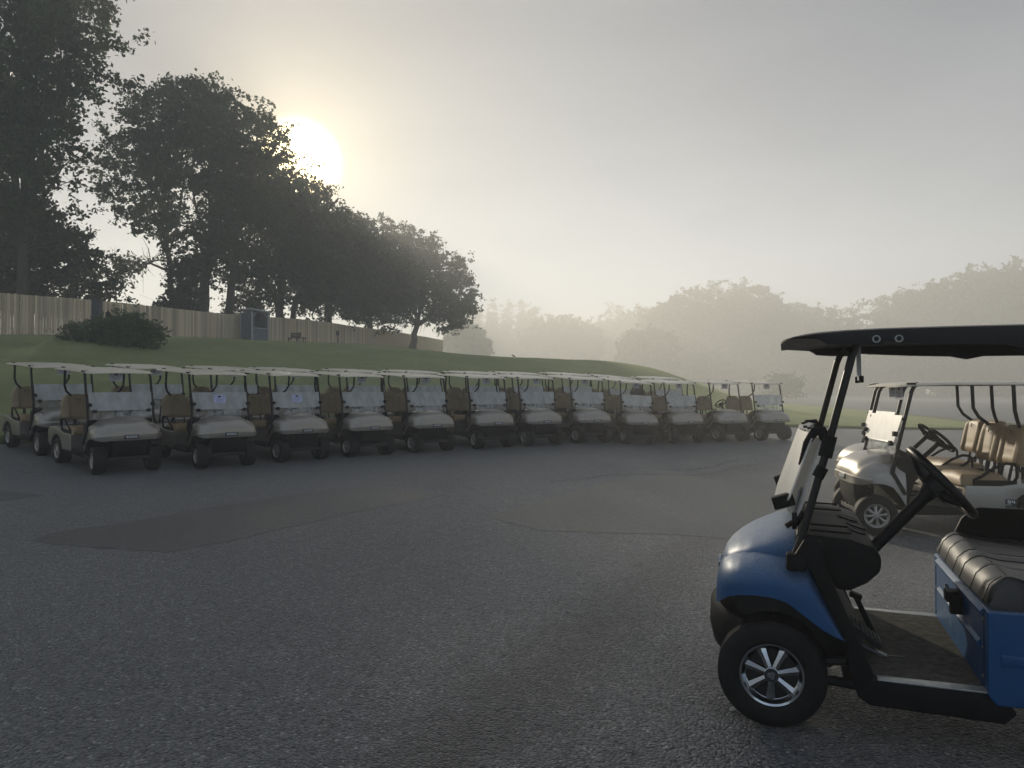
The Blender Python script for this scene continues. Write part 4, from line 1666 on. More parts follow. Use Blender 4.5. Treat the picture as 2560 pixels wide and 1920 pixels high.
    for s in (1, -1):
        for x in (-.409, -.492):
            wb = MB()
            ring_tube(wb, (x, s * .576, 1.662), .013, .0035, (0, 1, 0), 18, 6)
            link('grommet', wb.mesh('grommet', 'aluminium', 30), rf)
    # front struts and rear struts
    for s in (1, -1):
        y = s * .50
        st_ = MB().tube([(-.075, s * .535, .70), (-.122, s * .520, .823), (-.235, y, 1.243), (-.324, y, 1.600), (-.340, y * .97, 1.642), (-.375, y * .92, 1.67)], .0165, 12)
        strut = link('front_strut', st_.mesh('front_strut', 'black_tube', 40), root)
        for z, w_, hh in ((1.215, .029, .045), (1.105, .025, .022)):
            f = (z - .823) / (1.243 - .823)
            x = -.122 - .113 * f
            cb = MB().tube([(x + .0108 * -1 * -1, y * 1.005, z - hh), (x - .0108, y * 1.003, z + hh)], w_, 12)
            link('clamp', cb.mesh('clamp', 'black_plastic', 30), strut)
        hb_ = MB().tube([(-.225, y * .97, 1.235), (-.205, y * .96, 1.278), (-.175, y * .95, 1.275), (-.145, y * .94, 1.225), (-.118, y * .93, 1.13)], [.024, .024, .022, .016, .008], 10)
        link('hinge_arm', hb_.mesh('hinge_arm', 'black_plastic', 40), strut)
        foot = MB().box(-.135, -.06, s * .54 - .035, s * .54 + .035, .690, .765)
        link('strut_foot', foot.mesh('strut_foot', 'black_plastic', 30, bevel=.012), strut)
        kn = MB()
        kn.tube([(-.105, s * .455, .885), (-.085, s * .455, .885)], .036, 14)
        kn.tube([(-.120, s * .455, .90), (-.06, s * .455, .86)], .012, 8)
        kn.tube([(-.135, s * .47, .93), (-.10, s * .455, .87)], .012, 8)
        link('knob', kn.mesh('knob', 'black_plastic', 30), strut)
        rs_ = MB().tube([(-1.45, s * .50, 1.64), (-1.45, s * .50, 1.30), (-1.50, s * .44, 1.16), (-1.50, s * .40, .60)], .021, 10)
        link('rear_strut', rs_.mesh('rear_strut', 'black_tube', 40), root)
    # windshield: the fixed lower pane and the upper one hanging folded in front, both bowed forward
    def bowed(rows, th=.007, bulge=.052, n=20):
        mb_ = MB()
        V_, F_ = [], []
        for side in (0, 1):
            for x, z, w_ in rows:
                for q in range(n + 1):
                    y = (q / n * 2 - 1) * w_
                    V_.append((x + bulge * (1 - (y / .495) ** 2) - side * th, y, z))
        st = n + 1
        off = len(rows) * st
        for r_ in range(len(rows) - 1):
            for q in range(n):
                b_ = r_ * st + q
                F_.append((b_, b_ + 1, b_ + st + 1, b_ + st))
                F_.append((off + b_, off + b_ + st, off + b_ + st + 1, off + b_ + 1))
            for q in (0, n):
                b_ = r_ * st + q
                F_.append((b_, b_ + st, off + b_ + st, off + b_))
        for q in range(n):
            for r_ in (0, len(rows) - 1):
                b_ = r_ * st + q
                F_.append((b_, b_ + 1, off + b_ + 1, off + b_))
        return mb_.add(V_, F_)

    wl = link('windshield', bowed([(-.105, .895, .46), (-.122, .955, .49), (-.165, 1.11, .495), (-.208, 1.262, .495)]).mesh('windshield', 'dewy_pane_white', 40), root)
    wu = link('folded_pane', bowed([(-.058, .925, .40), (-.072, .985, .485), (-.120, 1.125, .49), (-.170, 1.268, .49)]).mesh('folded_pane', 'dewy_pane_white', 40), root)
    link('hinge_strip', bowed([(-.172, 1.276, .485), (-.188, 1.279, .485), (-.214, 1.270, .485)], .007).mesh('hinge_strip', 'dewy_pane_white', 40), wl)
    for y in (-.2, .2, .33, -.33):
        xb = .052 * (1 - (y / .495) ** 2)
        sb_ = MB().tube([(-.190 + xb, y, 1.274), (-.189 + xb, y, 1.289)], .009, 10)
        link('bolt', sb_.mesh('bolt', 'rim_dark', 30), wl)
    for s in (1, -1):
        bx = MB().box(-.055, .035, -.034, .034, -.028, .028, Matrix.Translation((-.040, s * .435, .965)) @ Matrix.Rotation(R(18), 4, 'Y'))
        link('clip', bx.mesh('clip', 'black_plastic', 30, bevel=.005), wu)
        bk_ = pane([(-.100, s * .40, .90), (-.095, s * .445, .92), (-.115, s * .46, 1.02), (-.125, s * .43, 1.03)], .006)
        link('bracket', bk_.mesh('bracket', 'aluminium', 30), wl)
    steering(root, (-.695, .25, 1.055), .178, (-.75, 0, .66), (-.285, .25, .585), 'black_tube')
    # wheels
    cap_ = MB()
    y0 = .10 * .80
    ring_tube(cap_, (0, y0 + .020, 0), .026, .004, (0, 1, 0), 28, 6)
    cap_.lathe_y([(.001, y0 + .018), (.024, y0 + .018), (.027, y0 - .01)], 24)
    capm = cap_.mesh('hub_cap', 'badge_black', 30)
    em = MB()
    for q in range(3):
        a_ = 2 * math.pi * q / 3 + math.pi / 2
        for off, r0, r1 in ((-.0065, .004, .0145), (0, .002, .018), (.0065, .004, .0145)):
            p0 = Vector((r0 * math.cos(a_) - off * math.sin(a_), y0 + .0185, r0 * math.sin(a_) + off * math.cos(a_)))
            p1 = Vector((r1 * math.cos(a_) - off * math.sin(a_), y0 + .0185, r1 * math.sin(a_) + off * math.cos(a_)))
            em.tube([p0, p1], .0016, 5)
    emm = em.mesh('emblem', 'aluminium', 30)
    add_wheels(root, 1.66, .86, .94, .2285, tyre_mesh(.2285, .205, 64, True), rim_mesh(.2285, .205, 7, 'chrome'), well_mesh(.2285, .205),
               extra=[('hub_cap', capm), ('emblem', emm)])
    return root


blue = make_blue_cart()
hB = Vector((-math.cos(R(19.5)), math.sin(R(19.5))))
MB_ = place_cart(blue, Vector((1.2906, 3.81)), hB)
# clear notice sheet clipped under its roof
sg = pane([(-.388, -.10, 1.675), (-.388, .12, 1.675), (-.392, .12, 1.50), (-.392, -.10, 1.50)], .002)
so = link('notice_holder', None, None, 'clear hanging notice sheet with two black clips under the roof of the blue cart', 'notice holder')
so.matrix_world = MB_ @ Matrix.Translation((0, 0, 0))
link('sheet', sg.mesh('sheet', 'paper', 20), so)
for y in (-.095, .115):
    cb = MB().box(-.402, -.382, y - .010, y + .010, 1.488, 1.520)
    link('clip', cb.mesh('clip', 'black_plastic', 30, bevel=.003), so)


# ------------------------------------------------------------------ fence
# every board has weathered to its own shade
MATS['fence_wood_far'] = MATS['fence_wood'].copy()
fm = MATS['fence_wood'].node_tree
oi_ = fm.nodes.new('ShaderNodeObjectInfo')
mr_ = fm.nodes.new('ShaderNodeMapRange')
mr_.inputs['To Min'].default_value = 0.62
mr_.inputs['To Max'].default_value = 1.22
fm.links.new(oi_.outputs['Random'], mr_.inputs['Value'])
sc_ = fm.nodes.new('ShaderNodeVectorMath')
sc_.operation = 'SCALE'
src_ = fm.nodes['Principled BSDF'].inputs['Base Color'].links[0].from_socket
fm.links.new(src_, sc_.inputs[0])
fm.links.new(mr_.outputs[0], sc_.inputs['Scale'])
fm.links.new(sc_.outputs[0], fm.nodes['Principled BSDF'].inputs['Base Color'])
FENCE = [(-29.5, 6.0), (-24.8, 18), (-21.3, 32), (-17.4, 50), (-12.9, 76), (-10.9, 88), (-8.4, 94)]
FA = np.array(FENCE)
fseg = np.hypot(*np.diff(FA, axis=0).T)
facc = np.concatenate([[0], np.cumsum(fseg)])


def fence_at(s):
    return np.interp(s, facc, FA[:, 0]), np.interp(s, facc, FA[:, 1])


fence = link('fence', None, None, 'weathered board fence along the top of the grass bank', 'fence', loc=(FENCE[2][0], FENCE[2][1], hz(*FENCE[2])))
F0 = Vector(fence.location)
BWD = 0.156
variants = []
for q in range(6):
    lean = random.gauss(0, .004)
    b_ = MB().box(-.0095, .0095, -.070, .070, 0, 1.83 + random.uniform(-.012, .012))
    variants.append(b_.mesh('board', 'fence_wood', 30, bevel=.004, seg=1))
s_start = facc[1] + 8.6
n_b = int((facc[-1] - s_start) / BWD)
far_b = MB()
for q in range(n_b):
    s = s_start + q * BWD
    x, y = fence_at(s)
    x2, y2 = fence_at(s + .05)
    d = Vector((x2 - x, y2 - y)).normalized()
    z = hz(x, y) + .05
    if q < 300:
        o = link('board', random.choice(variants), fence)
        o.location = Vector((x, y, z)) - F0
        o.rotation_euler = (random.gauss(0, .004), 0, math.atan2(d.y, d.x) - math.pi / 2 + random.gauss(0, .01))
        o.location.z += random.uniform(-.012, .012)
    else:
        M_ = Matrix.Translation(Vector((x, y, z)) - F0) @ Matrix.Rotation(math.atan2(d.y, d.x) - math.pi / 2, 4, 'Z')
        far_b.box(-.0095, .0095, -.070, .070, 0, 1.83 + random.uniform(-.015, .015), M_)
link('board', far_b.mesh('board', 'fence_wood_far', 30), fence, kind='stuff')
for zr in (.35, 1.45):
    pts_ = []
    for s in np.arange(s_start, facc[-1], 1.2):
        x, y = fence_at(s)
        x2, y2 = fence_at(s + .05)
        d = Vector((x2 - x, y2 - y)).normalized()
        pts_.append(Vector((x - d.y * .05, y + d.x * .05, hz(x, y) + .05 + zr)) - F0)
    link('rail', MB().tube(pts_, .04, 4).mesh('rail', 'fence_wood', 30), fence)
for s in np.arange(s_start + .3, facc[-1], 2.4):
    x, y = fence_at(s)
    x2, y2 = fence_at(s + .05)
    d = Vector((x2 - x, y2 - y)).normalized()
    p = Vector((x - d.y * .14, y + d.x * .14, hz(x, y) - .1)) - F0
    link('post', MB().box(-.045, .045, -.045, .045, 0, 1.86).mesh('post', 'fence_wood', 30), fence, loc=p)

# ------------------------------------------------------------------ the starter's booth
bx_, by_ = -16.4, 49.0
booth = link('booth', None, None, 'small grey wooden booth with an open window standing in front of the fence', 'booth', loc=(bx_, by_, hz(bx_, by_) - .03))
booth.rotation_euler = (0, 0, R(-35))
link('wall', MB().box(-.55, -.50, -.55, .60, 0, 1.98).mesh('wall', 'booth_paint', 30), booth)
link('wall', MB().box(-.50, .50, .55, .60, 0, 2.0).mesh('wall', 'booth_paint', 30), booth)
link('wall', MB().box(-.55, .50, -.60, -.55, 0, 2.0).mesh('wall', 'booth_paint', 30), booth)
link('wall', MB().box(.50, .55, -.60, .60, 0, .95).mesh('wall', 'booth_paint', 30), booth)
sd = MB()
for q in range(9):
    sd.add([(.552, -.58, .02 + q * .105), (.552, .58, .02 + q * .105), (.575, -.58, .02 + q * .105), (.575, .58, .02 + q * .105), (.556, -.58, .123 + q * .105), (.556, .58, .123 + q * .105)],
           [(0, 1, 3, 2), (2, 3, 5, 4)])
for q in range(18):
    sd.add([(-.53, -.602, .02 + q * .108), (.53, -.602, .02 + q * .108), (-.53, -.618, .02 + q * .108), (.53, -.618, .02 + q * .108), (-.53, -.605, .126 + q * .108), (.53, -.605, .126 + q * .108)],
           [(0, 1, 3, 2), (2, 3, 5, 4)])
link('siding', sd.mesh('siding', 'booth_paint', 30), booth, kind='stuff')
for (x, y) in ((-.57, -.62), (.57, -.62), (-.57, .60), (.57, .60)):
    cb = MB().box(x - .045, x + .045, y - .045, y + .045, 0, 2.04)
    link('corner_post', cb.mesh('corner_post', 'booth_trim', 30), booth)
tb = MB().box(.56, .62, -.57, .57, .955, 1.01)
link('window_sill', tb.mesh('window_sill', 'booth_trim', 30), booth)
for s in (1, -1):
    br_ = MB().tube([(.57, s * .55, 1.70), (.57, s * .32, 1.98)], .028, 4)
    link('brace', br_.mesh('brace', 'booth_trim', 30), booth)
rf_ = MB().box(-.72, .72, -.85, .72, 0, .10, Matrix.Translation((0, 0, 2.05)) @ Matrix.Rotation(R(-4), 4, 'X'))
link('roof', rf_.mesh('roof', 'booth_trim', 30, bevel=.01), booth)

# ------------------------------------------------------------------ bench, sign, post, lantern
bx_, by_ = -14.15, 50.6
bench = link('bench', None, None, 'dark wooden bench on the lawn to the right of the booth', 'bench', loc=(bx_, by_, hz(bx_, by_)))
bench.rotation_euler = (0, 0, R(-14))
bench.scale = (.70, .8, .82)
for q in range(3):
    link('seat_slat', MB().box(-.85, .85, -.22 + q * .14, -.10 + q * .14, .42, .455).mesh('seat_slat', 'dark_wood', 30), bench)
for q in range(3):
    link('back_slat', MB().box(-.85, .20, -.03, .0, .52 + q * .13, .62 + q * .13, Matrix.Translation((0, .24, 0)) @ Matrix.Rotation(R(-8), 4, 'X')).mesh('back_slat', 'dark_wood', 30), bench)
for x in (-.75, 0.05, .75):
    lg = MB().box(x - .035, x + .035, -.22, -.15, 0, .42)
    lg.tube([(x, .18, 0), (x, .22, .44), (x, .30, .90 if x < .5 else .45)], .035, 4)
    lg.box(x - .03, x + .03, -.18, .20, .36, .42)
    link('leg', lg.mesh('leg', 'dark_wood', 30), bench)

bx_, by_ = -11.9, 52.5
sign = link('sign', None, None, 'small dark sign on a thin post in front of the fence', 'sign', loc=(bx_, by_, hz(bx_, by_)))
link('sign_post', MB().box(-.03, .03, -.03, .03, 0, .70).mesh('sign_post', 'dark_wood', 30), sign)
link('sign_board', MB().box(-.115, .115, -.05, -.03, .62, .92).mesh('sign_board', 'post_paint', 30, bevel=.008), sign)

bx_, by_ = -16.15, 29.9
post = link('post', None, None, 'thick dark grey square post standing behind the shrub', 'post', loc=(bx_, by_, hz(bx_, by_)))
link('shaft', MB().box(-.145, .145, -.145, .145, 0, 1.52).mesh('shaft', 'post_paint', 30, bevel=.012), post)
link('cap', MB().box(-.155, .155, -.155, .155, 1.523, 1.56).mesh('cap', 'post_paint', 30, bevel=.01), post)
bx_, by_ = -15.55, 29.6
lan = link('lantern', None, None, 'small black lantern poking out of the shrub beside the post', 'lantern', loc=(bx_, by_, hz(bx_, by_)))
link('pole', MB().tube([(0, 0, 0), (0, 0, .95)], .03, 8).mesh('pole', 'black_plastic', 30), lan)
link('housing', MB().box(-.07, .07, -.07, .07, .93, 1.10).mesh('housing', 'black_plastic', 30, bevel=.01), lan)
link('finial', MB().tube([(0, 0, 1.09), (0, 0, 1.13), (0, 0, 1.20)], [.085, .03, .006], 8).mesh('finial', 'black_plastic', 30), lan)

# a bird on the crest of the bank
bx_, by_ = 0.12, 52.0
bird = MB()
rings = []
for t, r_, dz in ((-.16, .006, .0), (-.10, .022, .0), (-.05, .05, .01), (0, .068, .02), (.05, .062, .045), (.08, .04, .08), (.10, .036, .10), (.125, .022, .105), (.155, .004, .10)):
    rings.append([(t + dz * .2, r_ * math.cos(2 * math.pi * q / 10), .13 + dz + r_ * math.sin(2 * math.pi * q / 10)) for q in range(10)])
bird.rings(rings)
bm_o = link('bird', bird.mesh('bird', 'bird_feather', 60), None, 'small dark bird standing on the crest of the grass bank', 'bird', loc=(bx_, by_, hz(bx_, by_) + .035))
lg = MB()
for s in (.02, -.02):
    lg.tube([(0, s, 0), (-.005, s, .09)], .006, 5)
link('leg', lg.mesh('leg', 'bird_feather', 30), bm_o, kind='stuff')
bm_o.rotation_euler = (0, 0, R(160))


# ------------------------------------------------------------------ trees
def leaf_cloud(lobes, n_clump, per, size, m, clump_r=0.7, shell_bias=0.55, droop=0.25, seed=1, name='crown', flat=0.75, sub=6):
    """leaf-sized faces gathered in twiggy clumps spread through the crown's volume.
    lobes: (x, y, z, rx, ry, rz) ellipsoids. Clumps are themselves broken into tufts, so the outline is ragged and the sky shows through"""
    g = np.random.default_rng(seed)
    L_ = np.array(lobes, float)
    vol = (L_[:, 3] * L_[:, 4] * L_[:, 5]) ** 0.8
    pick = g.choice(len(L_), n_clump, p=vol / vol.sum())
    d = g.normal(size=(n_clump, 3))
    d /= np.linalg.norm(d, axis=1)[:, None]
    rad = np.where(g.random(n_clump) < shell_bias, g.uniform(.80, 1.03, n_clump), g.random(n_clump) ** (1 / 3) * .92)
    C_ = L_[pick, :3] + d * rad[:, None] * L_[pick, 3:]
    cr = clump_r * g.uniform(.55, 1.35, n_clump)
    # tufts inside each clump
    T_ = C_[:, None, :] + g.normal(size=(n_clump, sub, 3)) * cr[:, None, None] * np.array([.62, .62, .62 * flat])
    k_ = max(1, per // sub)
    P_ = T_[:, :, None, :] + g.normal(size=(n_clump, sub, k_, 3)) * (cr[:, None, None, None] * np.array([.24, .24, .16]))
    P_ = P_.reshape(-1, 3)
    n = len(P_)
    s_ = size * g.uniform(.55, 1.35, n)
    nrm = g.normal(size=(n, 3)) + np.array([0, 0, .55])
    nrm /= np.linalg.norm(nrm, axis=1)[:, None]
    ax = g.normal(size=(n, 3)) - np.array([0, 0, droop])
    u = ax - nrm * (ax * nrm).sum(1)[:, None]
    u /= np.linalg.norm(u, axis=1)[:, None]
    w = np.cross(nrm, u)
    a_ = u * s_[:, None] * .62
    b_ = w * s_[:, None] * .40
    # a kite: stem, widest part past the middle, tip
    V = np.empty((n, 4, 3), np.float32)
    V[:, 0] = P_ - a_
    V[:, 1] = P_ + b_ + a_ * .1
    V[:, 2] = P_ + a_
    V[:, 3] = P_ - b_ + a_ * .1
    F = np.arange(n * 4).reshape(n, 4)
    return np_mesh(name, V.reshape(-1, 3), F, m), C_


def branches(mb, base, lobes, trunk_r, fork_h, g, n_limb=7, twig=10, targets=None, lean=(0, 0), stems=None):
    """tapered trunk(s), limbs that reach into the crown's lobes and twigs beyond them"""
    base = Vector(base)
    stems = stems or [(0, 0, lean[0], lean[1], 1.0)]
    tops = []
    for (sx, sy, lx, ly, k_) in stems:
        H_ = fork_h
        pts_ = [base + Vector((sx, sy, -.3))]
        for q in range(1, 6):
            t = q / 5
            pts_.append(base + Vector((sx + lx * t + g.normal(0, .06), sy + ly * t + g.normal(0, .06), H_ * t)))
        rs = [trunk_r * k_ * (1.35 if q == 0 else 1.0 - .09 * q) for q in range(6)]
        mb.tube(pts_, rs, 10)
        tops.append((pts_[-1], rs[-1]))
    for q in range(n_limb):
        top, tr = tops[q % len(tops)]
        lb = lobes[q % len(lobes)]
        tgt = Vector(lb[:3]) + Vector((g.normal(0, .35) * lb[3], g.normal(0, .35) * lb[4], g.normal(.1, .35) * lb[5]))
        st = top - Vector((0, 0, g.uniform(0, .25) * fork_h))
        pts_ = [st]
        for i_ in range(1, 7):
            t = i_ / 6
            p = st.lerp(tgt, t)
            p.z += .12 * (tgt - st).length * math.sin(math.pi * t) * .7
            p += Vector(g.normal(0, .10, 3)) * (1 if i_ < 6 else 0)
            pts_.append(p)
        r0 = tr * g.uniform(.45, .7)
        mb.tube(pts_, [max(.02, r0 * (1 - .82 * i_ / 6)) for i_ in range(7)], 7, cap=False)
        for _ in range(twig):
            i_ = int(g.integers(2, 7))
            p0 = pts_[i_]
            dv = Vector(g.normal(0, 1, 3)) + Vector((0, 0, .25))
            dv = dv.normalized() * g.uniform(.8, 2.2)
            p1 = p0 + dv * .5 + Vector(g.normal(0, .1, 3))
            p2 = p0 + dv + Vector((0, 0, -.12 * dv.length))
            rr = max(.012, r0 * (1 - .82 * i_ / 6) * .45)
            mb.tube([p0, p1, p2], [rr, rr * .6, .006], 4, cap=False)


def tree(name, pos, lobes, label, group=None, m='leaf_maple', n_clump=260, per=66, size=.2, trunk_r=.28, fork=3.4, clump_r=.75, seed=1,
         n_limb=9, twig=12, stems=None, lean=(0, 0), bias=.55, cat='tree', flat=.75, sub=6, droop=.25):
    """pos = (x, y); lobes are relative to the foot of the trunk"""
    z = hz(*pos)
    root = link(name, None, None, label, cat, group, loc=(pos[0], pos[1], z))
    g = np.random.default_rng(seed + 100)
    tb_ = MB()
    branches(tb_, (0, 0, 0), lobes, trunk_r, fork, g, n_limb, twig, lean=lean, stems=stems)
    link('trunk', tb_.mesh('trunk', 'bark', 60), root)
    cm, _ = leaf_cloud(lobes, n_clump, per, size, m, clump_r, bias, droop, seed, flat=flat, sub=sub)
    link('crown', cm, root)
    return root


G_T = 'tall trees behind the board fence'
# the big maple on the left, its near boughs hanging over the fence
tree('maple_tree', (-22.9, 36.0), [(-1.5, 0, 14.5, 4.6, 4.2, 4.5), (1.0, -.5, 12.8, 3.0, 3.4, 2.8), (2.6, -.3, 15.4, 2.5, 2.6, 1.7), (-1.0, 0, 18.5, 3.4, 3.5, 3.0), (-.4, 0, 9.6, 3.0, 3.2, 1.8), (-3.6, 0, 10.5, 3.4, 3.4, 3.2), (-.3, -.8, 6.6, 2.6, 2.0, 1.8), (-3.0, -.6, 6.4, 2.4, 2.0, 1.8), (1.6, .2, 17.3, 1.9, 2, 1.5)],
     'tall maple tree at the far left edge, crown cut off by the photo', G_T, 'leaf_maple', 500, 130, .195, .36, 5.2, .80, 3, 16, 16, bias=.5)
# the dark low tree under it
tree('broadleaf_tree', (-24.4, 38.5), [(0, 0, 4.0, 3.4, 3.0, 2.7), (2.0, 0, 3.0, 2.3, 2.3, 2.0), (-2.6, 0, 4.4, 2.8, 2.6, 2.4), (.4, 0, 5.7, 2.2, 2.2, 1.5)],
     'low dark rounded tree under the big maple at the left, behind the fence', G_T, 'leaf_dark', 360, 100, .17, .22, 2.0, .64, 4, 8, 8, bias=.5)
# the tall multi-stemmed tree with sky showing through
tree('ash_tree', (-21.0, 50.0), [(-.4, 0, 13.6, 4.0, 3.6, 3.2), (3.0, 0, 12.6, 3.2, 3.2, 3.4), (-3.6, 0, 11.0, 2.4, 2.6, 3.0), (1.2, 0, 8.8, 3.2, 3.0, 2.2), (-1.8, 0, 7.6, 1.8, 2.2, 1.5), (-4.4, 0, 5.0, .9, 1.4, .9), (4.6, 0, 9.6, 2.0, 2.4, 2.4), (2.2, 0, 5.6, 2.0, 2.2, 1.6), (.0, 0, 15.6, 2.2, 2.2, 1.7)],
     'tall airy tree with two leaning trunks, left of the sun', G_T, 'leaf_maple', 520, 110, .20, .42, 6.2, .74, 5, 18, 18,
     stems=[(.6, 0, .55, .2, 1.0), (2.1, .3, .9, .2, .8), (-.9, .2, -.6, 0, .62)], bias=.6)
# ivy-clad cone at its left foot
tree('conical_shrub', (-22.15, 49.6), [(.9, 0, 1.2, 1.9, 1.5, 1.6), (.95, 0, 2.6, 1.5, 1.3, 1.6), (1.1, 0, 4.0, 1.0, 1.0, 1.5), (1.2, 0, 5.3, .6, .65, 1.0)],
     'dense dark cone of foliage against the tall airy trunks', None, 'leaf_dark', 230, 90, .14, .16, 2.4, .42, 6, 6, 4, bias=.6, cat='shrub')
# the dark mass below the sun
tree('broadleaf_tree', (-17.6, 58.0), [(-.3, 0, 11.2, 3.6, 3.2, 3.0), (2.0, 0, 9.4, 3.2, 3.2, 3.0), (-2.6, 0, 8.6, 3.0, 3.0, 3.0), (.4, 0, 5.4, 4.2, 3.4, 2.8), (3.0, 0, 6.0, 2.4, 3, 2.4)],
     'dense dark tree just below the sun, left of the glare', G_T, 'leaf_dark', 430, 84, .21, .40, 4.0, .75, 7, 12, 8, bias=.55, stems=[(0, 0, .2, 0, 1.0), (.8, .3, .5, .1, .7)])
tree('broadleaf_tree', (-15.9, 66.5), [(-.6, 0, 10.6, 3.2, 3.2, 2.7), (1.6, 0, 8.8, 3.0, 3.0, 2.8), (-2.6, 0, 7.0, 3.0, 3.0, 3.0), (.8, 0, 5.0, 3.6, 3.4, 2.8)],
     'dense dark tree right under the sun, third from the right behind the fence', G_T, 'leaf_dark', 360, 78, .23, .36, 3.6, .78, 8, 10, 6, bias=.55)
tree('broadleaf_tree', (-13.7, 74.0), [(0, 0, 9.6, 3.4, 3.2, 2.9), (2.4, 0, 8.4, 2.8, 3.0, 2.8), (-2.4, 0, 7.8, 2.8, 3.0, 2.8), (.6, 0, 4.6, 4.0, 3.4, 2.8)],
     'dense tree right of the sun, second from the right behind the fence', G_T, 'leaf_dark', 360, 78, .24, .36, 3.4, .8, 9, 10, 6, bias=.55)
# the rightmost maple, whose boughs hang to the ground
tree('maple_tree', (-10.6, 81.5), [(-.6, 0, 9.9, 3.5, 3.4, 3.0), (2.4, 0, 8.4, 3.2, 3.2, 2.9), (4.6, 0, 6.0, 2.3, 2.6, 2.2), (5.2, 0, 4.0, 1.5, 2.0, 1.5), (1.0, 0, 5.8, 3.6, 3.2, 2.6), (-2.2, 0, 5.6, 2.8, 3.0, 2.6), (3.6, 0, 3.4, 1.7, 2.2, 1.4)],
     'misty maple at the right end of the tree row, boughs hanging low', G_T, 'leaf_maple', 470, 72, .24, .42, 3.0, .74, 10, 14, 12, bias=.62, lean=(.5, 0))
# thin growth behind the trunks
tree('sapling', (-19.6, 56.0), [(0, 0, 2.2, 1.6, 1.4, 1.2), (1.2, 0, 3.2, 1.2, 1.2, 1.0)], 'thin sapling in the gap between the trunks, left of the booth', None, 'leaf_light', 60, 48, .17, .08, 1.8, .5, 12, 6, 10, cat='sapling')

# the shrub in front of the fence
sx_, sy_ = -15.0, 28.8
sh = link('shrub', None, None, 'green spreading shrub on the lawn in front of the board fence', 'shrub', loc=(sx_, sy_, hz(sx_, sy_)))
lob = [(-1.15, 0, .28, .75, .6, .42), (-.2, 0, .42, .8, .7, .55), (.65, .05, .50, .85, .7, .62), (1.35, 0, .38, .60, .6, .50), (.25, 0, .70, .5, .5, .40)]
cm, cc_ = leaf_cloud(lob, 330, 60, .075, 'leaf_shrub', .20, .6, .0, 31, flat=1.0)
link('foliage', cm, sh)
st_ = MB()
g_ = np.random.default_rng(5)
for q in range(46):
    lb = lob[q % 5]
    p1 = Vector((lb[0] + g_.normal(0, .5) * lb[3], lb[1] + g_.normal(0, .5) * lb[4], lb[2] + lb[5] * g_.uniform(.5, 1.35)))
    p0 = Vector((p1.x * .6, p1.y * .6, 0))
    st_.tube([p0, p0.lerp(p1, .5) + Vector((0, 0, .05)), p1], [.012, .008, .003], 4, cap=False)
link('stem', st_.mesh('stem', 'bark', 60), sh, kind='stuff')

# ------------------------------------------------------------------ far trees in the mist
G_F = 'trees fading into the mist'


def far_tree(px, py_top, py_base, Y, width, label, m='leaf_far', seed=1, name='broadleaf_tree', n=150, size=.55, airy=False, conifer=False, zb=None):
    """a far tree given by where its top stands in the view; width in metres"""
    Y *= 1.5
    width *= 1.5
    X = (px - 1280) / 1923 * Y
    z0 = hz(X, Y)
    H_ = CAM_H + (975 - py_top) / 1923 * Y - z0
    w = width / 2
    g = np.random.default_rng(seed)
    if conifer:
        lobes = []
        for q in range(7):
            t = q / 6
            lobes.append((g.normal(0, .12), g.normal(0, .12), H_ * (.16 + .80 * t), w * (1.0 - .86 * t), w * (1.0 - .86 * t), H_ * .085))
    else:
        lobes = [(0, 0, H_ * .66, w * .72, w * .72, H_ * .33)]
        lobes.append((0, 0, H_ * .26, w * .80, w * .80, H_ * .24))
        for q in range(10):
            a_ = 2 * math.pi * q / 5 + g.uniform(0, .6)
            zz = g.uniform(.50, .80) if q % 2 else g.uniform(.12, .45)
            rr = w * g.uniform(.45, .68) * (1.1 - abs(zz - .45))
            lobes.append((math.cos(a_) * rr, math.sin(a_) * rr, H_ * zz, w * .42, w * .42, H_ * g.uniform(.14, .20)))
    return tree(name, (X, Y), lobes, label, G_F, m, int(n * 2.2), 40 if airy else 66, size, .02 * H_, H_ * (.30 if not conifer else .9), w * (.11 if not conifer else .16) + .45, seed, 6, 3 if not airy else 8, bias=.6, cat='tree')


S_ = 1.1573
